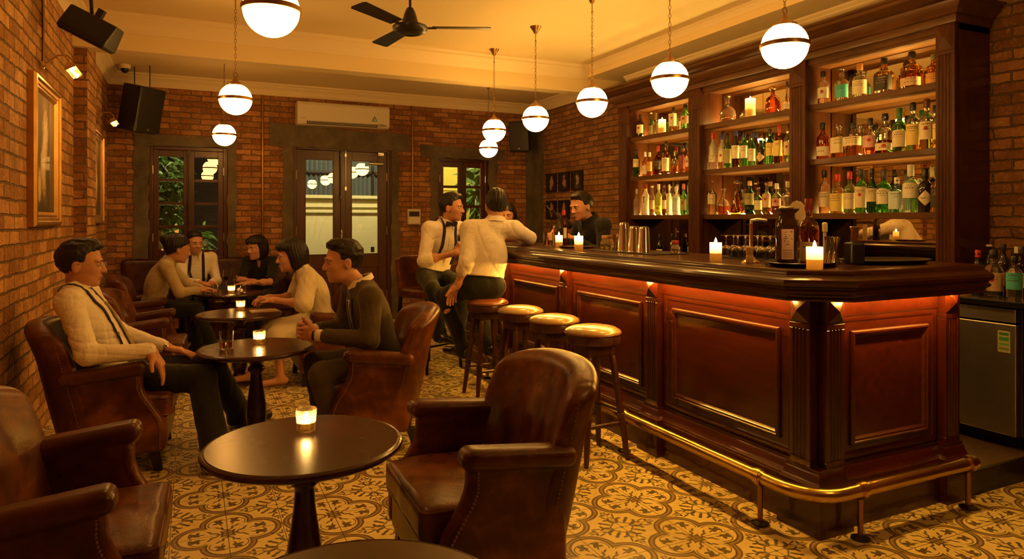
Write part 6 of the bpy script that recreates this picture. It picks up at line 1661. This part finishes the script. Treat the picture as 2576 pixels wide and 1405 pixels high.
def bottle(x_, y_, z, Rr, H_, ty, gc, lc, cc, liq, fill, lz, label, name='bottle', group=None, rz=None, brand=None):
    t = thing(name, label, 'bottle', (x_, y_, z+.001), 0, group)
    sq = 5 if ty == 'square' else None; pf = [(r*Rr, zz*H_) for r, zz in BP[ty]]; ns = 20 if sq else 18
    fz = fill*.62*H_+.02*H_
    if liq and liq != gc:
        lo = [p for p in pf if p[1] < fz]; hi = [p for p in pf if p[1] > fz]; a, b = lo[-1], hi[0]; tt = (fz-a[1])/(b[1]-a[1]); rm = a[0]+(b[0]-a[0])*tt
        MB().lathe(lo+[(rm, fz-.0006)], ns, sq=sq).build('liquid', gmat(liq), t, smooth=40)
        MB().lathe([(rm, fz+.0004)]+hi, ns, sq=sq).build('glass_body', gmat(gc), t, smooth=40)
    else: MB().lathe(pf, ns, sq=sq).build('glass_body', gmat(gc), t, smooth=40)
    nr = pf[-1][0]; z1 = pf[-1][1]; m = MB()
    if cc in ('gold', 'clear') and ty in ('bulb', 'xo', 'tri', 'round', 'square'):
        m.lathe([(nr*.9, z1), (nr*1.15, z1+.004), (nr*1.35, z1+(H_-z1)*.4), (nr*1.1, z1+(H_-z1)*.8), (nr*.3, H_)], 12); mat = metal('gilt_stopper', (.6, .38, .12), .3) if cc == 'gold' and 'gilt_stopper' not in bpy.data.materials else (bpy.data.materials['gilt_stopper'] if cc == 'gold' else gmat('clear'))
        m.build('stopper', mat, t, smooth=50)
    else:
        zc0 = z1-.10*H_ if cc not in ('clear',) else z1
        m.lathe([(nr*1.06, zc0), (nr*1.10, zc0+.003), (nr*1.08, H_-.004), (nr*.95, H_)], 14); m.build('cap', pcol(CC[cc], .35, 'cap_'+cc), t, smooth=40)
    A0 = 205 if rz is None else rz
    if lc and lz:
        a, b = lz[0]*H_, lz[1]*H_; m = MB()
        if lc in ('diamond', 'diamond2'):
            zc_ = (a+b)/2; hh = (b-a)/2
            patch(m, Rr, sq, A0-62, A0+62, a, b, .0012, 16, lambda u: (zc_-hh*(1-abs(2*u-1))-.0005, zc_+hh*(1-abs(2*u-1))+.0005))
        elif lc == 'mark':
            patch(m, Rr, sq, A0-16, A0+16, b-.012, b, .0012, 4); patch(m, Rr, sq, A0-5, A0+5, a+.03, b-.012, .0012, 3)
        elif ty == 'gin' and lc in ('white', 'cream', 'bluewhite'):
            patch(m, Rr, sq, A0-68, A0+68, a, b, .0012, 16, lambda u: (a, b-.018+.018*sqrt(max(0, 1-(2*u-1)**2))))
        else: patch(m, Rr, sq, A0-72, A0+72, a, b, .0012, 14)
        lo_ = m.build('label', m_print if lc == 'mark' else pcol(LC[lc], .55, 'label_'+lc), t, smooth=40)
        if lc not in ('mark',):
            rg = random.Random(int(y_*977)+int(z*100)); m = MB(); ink = MB(); hh = b-a
            if brand:
                pass
            elif lc in ('sun',) or rg.random() < .28:
                zc_ = a+hh*.62; patch(m, Rr, sq, A0-16, A0+16, zc_-.012, zc_+.012, .0018, 8, lambda u: (zc_-.013*sqrt(max(.001, 1-(2*u-1)**2)), zc_+.013*sqrt(max(.001, 1-(2*u-1)**2)))); m.build('emblem', m_printr, lo_)
            if not brand:
                z_ = b-hh*.12
                for k in range(3):
                    w_ = rg.uniform(18, 48); th = rg.choice([.0022, .004, .006]) if hh > .04 else .002
                    if z_-th < a+.006: break
                    n_ = rg.randint(4, 7)
                    for q in range(n_):
                        aa = A0-w_+2*w_*q/n_; patch(ink, Rr, sq, aa, aa+2*w_/n_*.62, z_-th, z_, .0019, 2)
                    z_ -= th+rg.uniform(.006, .014)
                    if lc in ('diamond', 'diamond2'): break
                if ink.v: ink.build('label_print', m_printr if lc == 'dark' and False else (pcol((.6, .42, .18), .5, 'gold_ink') if lc in ('dark', 'maroon', 'green') else m_print), lo_)
            else:
                Mx = Matrix.Rotation(R(A0), 4, 'Z') @ Matrix.Translation((Rr+.0022, 0, (a+b)/2)) @ Matrix(((0, 0, 1, 0), (1, 0, 0, 0), (0, 1, 0, 0), (0, 0, 0, 1)))
                text_mesh(brand, .0105, Mx, 'label_lettering', m_print, lo_)
    return t
ORD = ['first', 'second', 'third', 'fourth', 'fifth', 'sixth', 'seventh', 'eighth', 'ninth', 'tenth', 'eleventh']
BN = {'W': ('window bay', 5.31, 6.36), 'M': ('middle bay', 4.065, 5.15), 'F': ('fridge bay', 2.86, 3.905)}
SN = ['top', 'middle', 'bottom']
for key, rows in BT.items():
    bn, b0, b1 = BN[key[0]]; s_ = int(key[1]); z = SZ[s_]
    k = 0
    for bt in rows:
        Y_, Rr, H_ = bt[:3]; x_ = 4.575
        if Y_+Rr > b1-.012: Yn = b1-.012-Rr; x_ = 4.575*Yn/Y_; Y_ = Yn
        if Y_-Rr < b0+.008: Y_ = b0+.008+Rr
        if k or bt is not rows[0]:
            if lastY-Y_ < lastR+Rr+.001: Y_ = lastY-lastR-Rr-.001
        lastY, lastR = Y_, Rr
        if bt[3] == 'CANDLE':
            pillar_candle(4.56, Y_, z, Rr*.92, H_*.93, 'tall cream pillar candle among bottles on the top shelf of the '+bn, fl=.028); continue
        _, _, _, ty, gc, lc, cc, liq, fill, lz = bt
        gname = GN.get(gc, gc)
        H_ = min(H_, (2.575 if s_ == 0 else SZ[s_-1]-.05)-z)
        lb = '%s bottle, %s, %s from window end, %s shelf, %s' % (gname, LN[lc], ORD[k], SN[s_], bn)
        bottle(x_, Y_, z, Rr, H_, ty, gc, lc, cc, liq, fill, lz, lb, group='bottles on the %s shelf of the %s' % (SN[s_], bn), rz=212 if lc in ('diamond', 'diamond2') else None, brand="HENDRICK'S" if lc == 'diamond' else None)
        k += 1
pillar_candle(4.655, 4.135, SZ[1], .028, .15, 'cream pillar candle glowing behind bottles on the middle shelf of the middle bay', fl=.02)

# ---- things on the bar
def tumbler(x_, y_, z, r, h, label, liquid=None, name='rocks_glass', group=None):
    t = thing(name, label, 'glass', (x_, y_, z), 0, group)
    MB().lathe([(r*.86, 0), (r*.9, .003), (r, h), (r*.94, h), (r*.84, .012), (.001, .010)], 24, cap=False).add([(r*.86*cos(2*pi*i/24+pi/24), r*.86*sin(2*pi*i/24+pi/24), 0) for i in range(24)], [tuple(range(24))[::-1]]).build('glass_wall', m_drink, t, smooth=50)
    if liquid: MB().lathe([(r*.82, .013), (r*.87, h*.42), (.001, h*.42)], 20, cap=False).build('drink', bglass(liquid, .85), t, smooth=30)
    return t
tumbler(.20, 4.575, TZ, .044, .115, 'rocks glass of whisky on the table between the two seated men', (.80, .38, .12))
tumbler(.24, 8.07, TZ, .040, .09, 'short glass of dark drink on the table by the banquette', (.10, .02, .01)); tumbler(.52, 8.02, TZ, .036, .08, 'small clear glass on the table by the banquette, opposite the wine glasses', None)
def wine_glass(x_, y_, z, label, liquid=None, h=.20, group=None, flip=False, name='wine_glass'):
    t = thing(name, label, 'glass', (x_, y_, z), 0, group)
    pr = [(.032, 0), (.033, .002), (.006, .006), (.0035, .012), (.0035, h*.42), (.010, h*.46), (.030, h*.56), (.037, h*.70), (.035, h*.85), (.030, h), (.0285, h), (.0335, h*.85), (.0355, h*.70), (.028, h*.57), (.001, h*.48)]
    if flip: pr = [(r, h-zz) for r, zz in pr][::-1]
    MB().lathe(pr, 20, cap=False).build('glass_bowl', m_drink, t, smooth=60)
    if liquid: MB().lathe([(.001, h*.485), (.027, h*.58), (.034, h*.68), (.001, h*.68)], 16, cap=False).build('drink', bglass(liquid, .6), t, smooth=30)
    return t
wine_glass(.36, 8.28, TZ, 'stemmed wine glass with red wine on the table by the banquette', (.10, .01, .01), .24); wine_glass(.44, 8.22, TZ, 'tall empty stemmed glass beside the red wine on the banquette table', None, .26)
t = thing('table_menu', 'pale menu card lying open on the table before the woman in cream', 'menu', (.60, 6.33, TZ), R(4))
MB().box(-.13, .10, -.10, .10, 0, .004).build('menu_cover', simple('menu_board', (.30, .17, .08), .6), t); MB().box(-.125, .095, -.095, .095, .004, .006).build('menu_page', simple('menu_paper', (.62, .45, .28), .7), t)
t = thing('napkin', 'crumpled white napkin on the table by the banquette', 'napkin', (.50, 8.20, TZ))
S = SDF((-.05, -.05, -.01), (.05, .05, .06), .004); S.ell((0, 0, .018), (.035, .03, .022)); S.noise(.006, 90, 4, True); S.cut(lambda X, Y, Z: .0-Z+0*X+0*Y); S.build('cloth', m_shirt, t)
# upturned stemmed glasses on a bar mat
mat_t = thing('bar_mat', 'black rubber bar mat under the upturned stemmed glasses', 'bar mat', (2.86, 2.85, CT)); MB().box(-.11, .11, -.23, .26, 0, .006).build('rubber_mat', m_blackp, mat_t, bevel=.003)
ug = None
for i in range(5):
    for j in range(3):
        lb = 'upturned stemmed glass on the bar mat behind the pillar candle'
        o = wine_glass(0, 0, 0, lb, None, .125, 'upturned stemmed glasses on the bar mat', True, 'stemmed_glass') if ug is None else dup(ug)
        if ug is None: ug = o
        o.location = (2.79+.075*j, 2.665+.092*i+(.02 if j % 2 else 0), CT+.006)
# steel shaker tins
mt2 = thing('bar_mat', 'black rubber bar mat under the steel shaker tins', 'bar mat', (2.72, 3.78, CT)); MB().box(-.14, .14, -.34, .44, 0, .006).build('rubber_mat', m_blackp, mt2, bevel=.003)
sh0 = None
for i, (x_, y_, h_) in enumerate([(2.64, 3.84, .195), (2.65, 3.735, .172), (2.655, 3.635, .170)]):
    t = thing('shaker_tin', ['tallest upturned steel shaker tin, window side of three on the bar', 'upturned steel shaker tin, middle one of three on the bar', 'upturned steel shaker tin, fridge side of three on the bar'][i], 'cocktail shaker', (x_, y_, CT+.006), 0, 'steel shaker tins on the bar')
    MB().lathe([(.042, 0), (.0435, .002), (.042, .006), (.034, h_*.9), (.030, h_*.985), (.024, h_), (.001, h_)], 32, cap=False).build('tin_body', m_chrome, t, smooth=40)
# jars of garnish
def jar(x_, y_, z, r, h, label, col, lidc=None, group='garnish jars on the bar'):
    t = thing('garnish_jar', label, 'jar', (x_, y_, z), 0, group)
    MB().lathe([(r*.8, 0), (r, .006), (r, h*.7), (r*.75, h*.85), (r*.7, h)], 20).build('glass_body', bglass(col, .85), t, smooth=50)
    MB().lathe([(r*.62, h), (r*.72, h+.004), (r*.70, h+.022), (r*.6, h+.026)], 16).build('lid', pcol(lidc or CC['tan'], .6, 'cork_lid'), t, smooth=40)
for k, (x_, y_, r, h, lb, c_, l_) in enumerate([(2.68, 4.14, .030, .075, 'round glass garnish jar with tan cork on the bar mat, window end', (.9, .75, .45), None), (2.76, 4.07, .032, .085, 'glass jar of reddish garnish with cork on the bar mat', (.7, .25, .08), None),
        (2.66, 4.045, .030, .08, 'clear glass garnish jar beside the shaker tins', (.95, .85, .6), (.3, .16, .07)), (2.76, 3.955, .030, .075, 'glass jar with dark stopper behind the shaker tins', (.8, .6, .35), (.05, .03, .02)), (2.80, 3.50, .030, .055, 'small clear jar with red lid by the shaker tins', (.95, .9, .8), (.45, .05, .03))]):
    jar(x_, y_, CT+.006, r, h, lb, c_, l_)
bottle(2.86, 4.15, CT+.006, .028, .17, 'tall', 'green', 'white', 'green', 'green', .6, (.2, .5), 'small green bottle with green cap behind the garnish jars', rz=215)
bottle(2.87, 4.05, CT+.006, .028, .16, 'wine', 'brown', 'maroon', 'tan', 'brown', .6, (.2, .5), 'small dark bottle with maroon label behind the garnish jars', rz=215)
# window end of bar: glass, dark bottles, tray
tr = thing('serving_tray', 'small brown tray beside the two pillar candles on the bar', 'tray', (2.72, 4.60, CT)); MB().lathe([(.12, 0), (.135, .004), (.14, .014), (.136, .014), (.13, .006), (.001, .005)], 32, cap=False).build('tray_dish', m_stoolw, tr, smooth=40)
tumbler(2.70, 5.03, CT, .042, .115, 'cut rocks glass with amber drink at the elbow of the seated man', (.75, .35, .12), name='cut_glass')
bottle(2.76, 4.95, CT, .036, .26, 'wine', 'black', None, 'black', 'black', .6, None, 'slim black bottle on the bar beside the cut rocks glass')
bottle(2.90, 5.12, CT, .034, .30, 'wine', 'brown', 'cream', 'red', 'brown', .6, (.2, .5), 'dark brown bottle with cream label behind the cut rocks glass', rz=215)
t = thing('menu_holder', 'pale folded drinks card standing on the bar by the black bottle', 'menu', (2.80, 5.06, CT), R(20)); MB().box(-.004, .0, -.04, .04, 0, .17).build('card_face', pcol(LC['cream'], .6), t); MB().box(-.0045, -.004, -.03, .03, .10, .15).build('card_print', m_printr, t)
# pouring bottle in bartender's hand
t = thing('pour_bottle', 'dark pour bottle held up by the bartender', 'bottle', (3.06, 5.42, 1.40), 0)
Mx = Matrix.Rotation(R(-55), 4, 'Y') @ Matrix.Rotation(R(0), 4, 'X')
MB().lathe([(r*.034, (zz-.4)*.27) for r, zz in BP['wine']], 16, M=Mx).build('glass_body', gmat('black'), t, smooth=40)
MB().tube([Mx @ Vector((0, 0, .14)), Mx @ Vector((0, 0, .19)), Mx @ Vector((.01, 0, .21))], .005, 8).build('pour_spout', m_chrome, t)

# the tray near the corner with carafe, bottle, jiggers, napkin box
def oval_tray(name, label, x_, y_, rx, ry, rz):
    t = thing(name, label, 'tray', (x_, y_, CT), rz)
    MB().lathe([(.80, 0), (.86, .003), (.97, .016), (1, .020), (.985, .022), (.85, .007), (.001, .006)], 48, cap=False, sx=rx, sy=ry).build('tray_dish', m_black, t, smooth=40); return t
oval_tray('oval_tray', 'black oval tray carrying the carafe, whisky bottle and jiggers', 2.66, 2.38, .16, .24, R(-58))
oval_tray('oval_tray', 'empty wide black oval tray near the fridge end of the bar', 3.19, 2.33, .27, .17, R(0))
t = thing('glass_carafe', 'dark glass carafe with flared red-brown rim and printed label on the tray', 'carafe', (2.635, 2.45, CT+.009))
MB().lathe([(.045, 0), (.050, .005), (.052, .02), (.053, .16), (.048, .20), (.040, .225), (.040, .24), (.062, .262), (.060, .264), (.001, .255)], 32, cap=False).build('carafe_body', Mat('smoky_glass', col=(.05, .018, .01), rough=.06, trans=.35, coat=.5).m, t, smooth=40)
lb_ = MB(); patch(lb_, .053, None, 200, 262, .02, .165, .0012, 10); l2 = lb_.build('label', pcol((.62, .42, .36), .6, 'label_rose'), t, smooth=40)
ik_ = MB()
for i in range(22):
    a = random.Random(i).uniform(208, 250); z_ = random.Random(i+50).uniform(.085, .155); patch(ik_, .053, None, a, a+random.Random(i+90).uniform(3, 7), z_, z_+.004, .002, 2)
for z_ in (.03, .04, .05, .062): patch(ik_, .053, None, 206, 254, z_, z_+.0022, .002, 6)
ik_.build('label_print', m_print, l2)
MB().lathe([(.034, .264), (.036, .27), (.030, .275), (.014, .28), (.013, .30), (.018, .302), (.018, .325), (.014, .328)], 20).build('stopper', m_steel, t, smooth=40)
bottle(2.755, 2.42, CT+.007, .046, .315, 'round', 'amber', 'tan', 'maroon', 'redamber', .8, (.03, .33), 'half-full whisky bottle with maroon cap on the tray at the bar corner', rz=235)
for i, (x_, y_, lb) in enumerate([(2.755, 2.27, 'steel jigger cup on the tray beside the whisky bottle'), (2.80, 2.335, 'second steel jigger cup on the tray, further from the candle')]):
    t = thing('jigger', lb, 'jigger', (x_, y_, CT+.007), 0, 'steel jiggers on the tray'); MB().lathe([(.022, 0), (.024, .002), (.012, .055), (.011, .06), (.012, .065), (.026, .13), (.024, .13), (.009, .066)], 24, cap=False).build('jigger_body', m_chrome, t, smooth=40)
t = thing('napkin_box', 'black napkin box with a steel upright on the tray edge', 'napkin holder', (2.83, 2.225, CT+.009), R(-20)); MB().box(-.035, .035, -.035, .035, 0, .105).build('box_body', m_blackp, t, bevel=.012, seg=3); MB().box(-.018, .018, -.01, .01, .105, .18).build('steel_upright', m_chrome, t, bevel=.004)
t = thing('bar_spoon_holder', 'slim pale ceramic paddle standing among the jiggers', 'utensil', (2.83, 2.39, CT+.007), R(-30)); m = MB(); m.box(-.006, .006, -.010, .010, 0, .15); m.build('paddle_handle', m_mould, t, bevel=.003); MB().box(-.008, .008, -.022, .022, .15, .20).build('paddle_head', m_mould, t, bevel=.008, seg=3)
t = thing('cork_stopper', 'stack of wine corks beside the carafe tray', 'cork', (2.545, 2.60, CT)); MB().lathe([(.017, 0), (.019, .004), (.019, .038), (.016, .042), (.018, .046), (.018, .08), (.014, .084)], 16).build('cork_body', pcol((.55, .36, .16), .7, 'cork'), t, smooth=40)
t = thing('beer_tap', 'slender brass bar tap with a flared foot beside the stemmed glasses', 'tap', (2.60, 2.645, CT)); MB().lathe([(.05, 0), (.048, .006), (.022, .02), (.010, .04), (.009, .20)], 20).build('tap_column', m_brass, t, smooth=40)
MB().tube([(0, 0, .19), (0, 0, .215), (.03, -.01, .22), (.075, -.03, .215)], .009, 10).build('tap_spout', m_steel, t, smooth=50)
t = thing('palm_fan', 'woven palm leaf fan standing upright behind the tray', 'fan', (2.98, 2.70, CT)); m = MB(); m.tube([(0, 0, 0), (0, 0, .22)], .006, 6); m.build('fan_handle', m_brass_dark, t)
m = MB(); vs = []; n = 14
for i in range(n+1):
    a = R(20+140*i/n); vs += [(.0, .075*cos(a), .21+.11*sin(a)+(.004 if i % 2 else 0)), (.006, .02*cos(a), .19)]
m.add(vs, [(2*i, 2*i+1, 2*i+3, 2*i+2) for i in range(n)]); o = m.build('fan_leaf', pcol((.55, .45, .25), .7, 'dry_palm'), t); sd = o.modifiers.new('thick', 'SOLIDIFY'); sd.thickness = .004

# ---- back counter goods
def row(lst, z, place):
    for k, (x_, y_, r, h, ty, gc, lc, cc, lz, lb) in enumerate(lst):
        bottle(x_, y_, z, r, h, ty, gc, lc, cc, gc, .7, lz, lb, group=place, rz=200)
row([(4.34, 6.15, .036, .29, 'wine', 'black', 'cream', 'white', (.2, .5), 'black wine bottle with white cap on the back counter, window bay'), (4.36, 5.98, .036, .28, 'wine', 'brown', 'white', 'orange', (.2, .5), 'brown bottle with orange cap on the back counter, window bay'),
     (4.33, 5.66, .034, .30, 'wine', 'greenD', 'cream', 'black', (.2, .5), 'dark green bottle with pour spout on the back counter, window bay'), (4.36, 5.50, .034, .31, 'wine', 'black', None, 'black', None, 'plain black bottle beside the dark green one on the back counter')], .95, 'bottles on the back counter below the window bay')
row([(4.45, 2.62, .04, .26, 'square', 'black', 'white', 'red', (.2, .45), 'dark bottle with red and white cap by the back bar side panel'), (4.62, 2.65, .04, .29, 'wine', 'black', 'cream', 'clear', (.15, .45), 'black bottle behind the dark ones on the counter over the fridge'),
     (4.33, 2.46, .052, .27, 'round', 'clear', 'tan', 'black', (.10, .5), 'round shouldered bottle with oval tan label above the fridge'), (4.50, 2.50, .038, .30, 'wine', 'black', 'maroon', 'black', (.15, .45), 'tall black-capped bottle beside the round shouldered one above the fridge'),
     (4.68, 2.52, .038, .28, 'wine', 'brown', None, 'white', None, 'brown bottle with white cap against the brick above the fridge'), (4.30, 2.33, .040, .24, 'tall', 'clear', 'teal', 'black', (.2, .6), 'clear bottle with teal label above the fridge edge'),
     (4.50, 2.40, .036, .29, 'wine', 'brown', 'cream', 'dark', (.15, .45), 'brown bottle with dark cap at the very end of the counter')], .95, 'bottles on the counter above the fridge')
t = thing('paper_cup', 'tan paper tub on the counter behind the end of the bar top', 'tub', (4.20, 2.56, .95)); MB().lathe([(.045, 0), (.055, .10), (.058, .102), (.058, .108), (.001, .108)], 24, cap=False).build('tub_body', pcol((.60, .42, .20), .6, 'kraft_paper'), t, smooth=40)
# steel ice station inside the bar
t = thing('ice_station', 'stainless ice well set behind the long counter with ice in it', 'ice well', (3.24, 4.4, .12)); m = MB()
m.box(-.20, .20, -.45, .45, 0, .78); m.build('station_body', m_black, t, bevel=.005); m = MB(); m.box(-.20, -.185, -.45, .45, .78, .88); m.box(.185, .2, -.45, .45, .78, .88); m.box(-.185, .185, -.45, -.435, .78, .88); m.box(-.185, .185, .435, .45, .78, .88); m.build('steel_rim', m_steel, t)
ic = MB(); rg = random.Random(3)
for i in range(160):
    p = Vector((rg.uniform(-.16, .16), rg.uniform(-.41, .41), .80+rg.uniform(0, .04))); Mx = Matrix.Translation(p) @ Matrix.Rotation(rg.uniform(0, 3), 4, (rg.random(), rg.random(), rg.random()+.1)); e = .016; ic.box(-e, e, -e, e, -e, e, Mx)
ic.build('ice', Mat('ice_cubes', col=(.95, .95, .9), rough=.15, trans=.6, ior=1.3).m, t, kind='stuff')
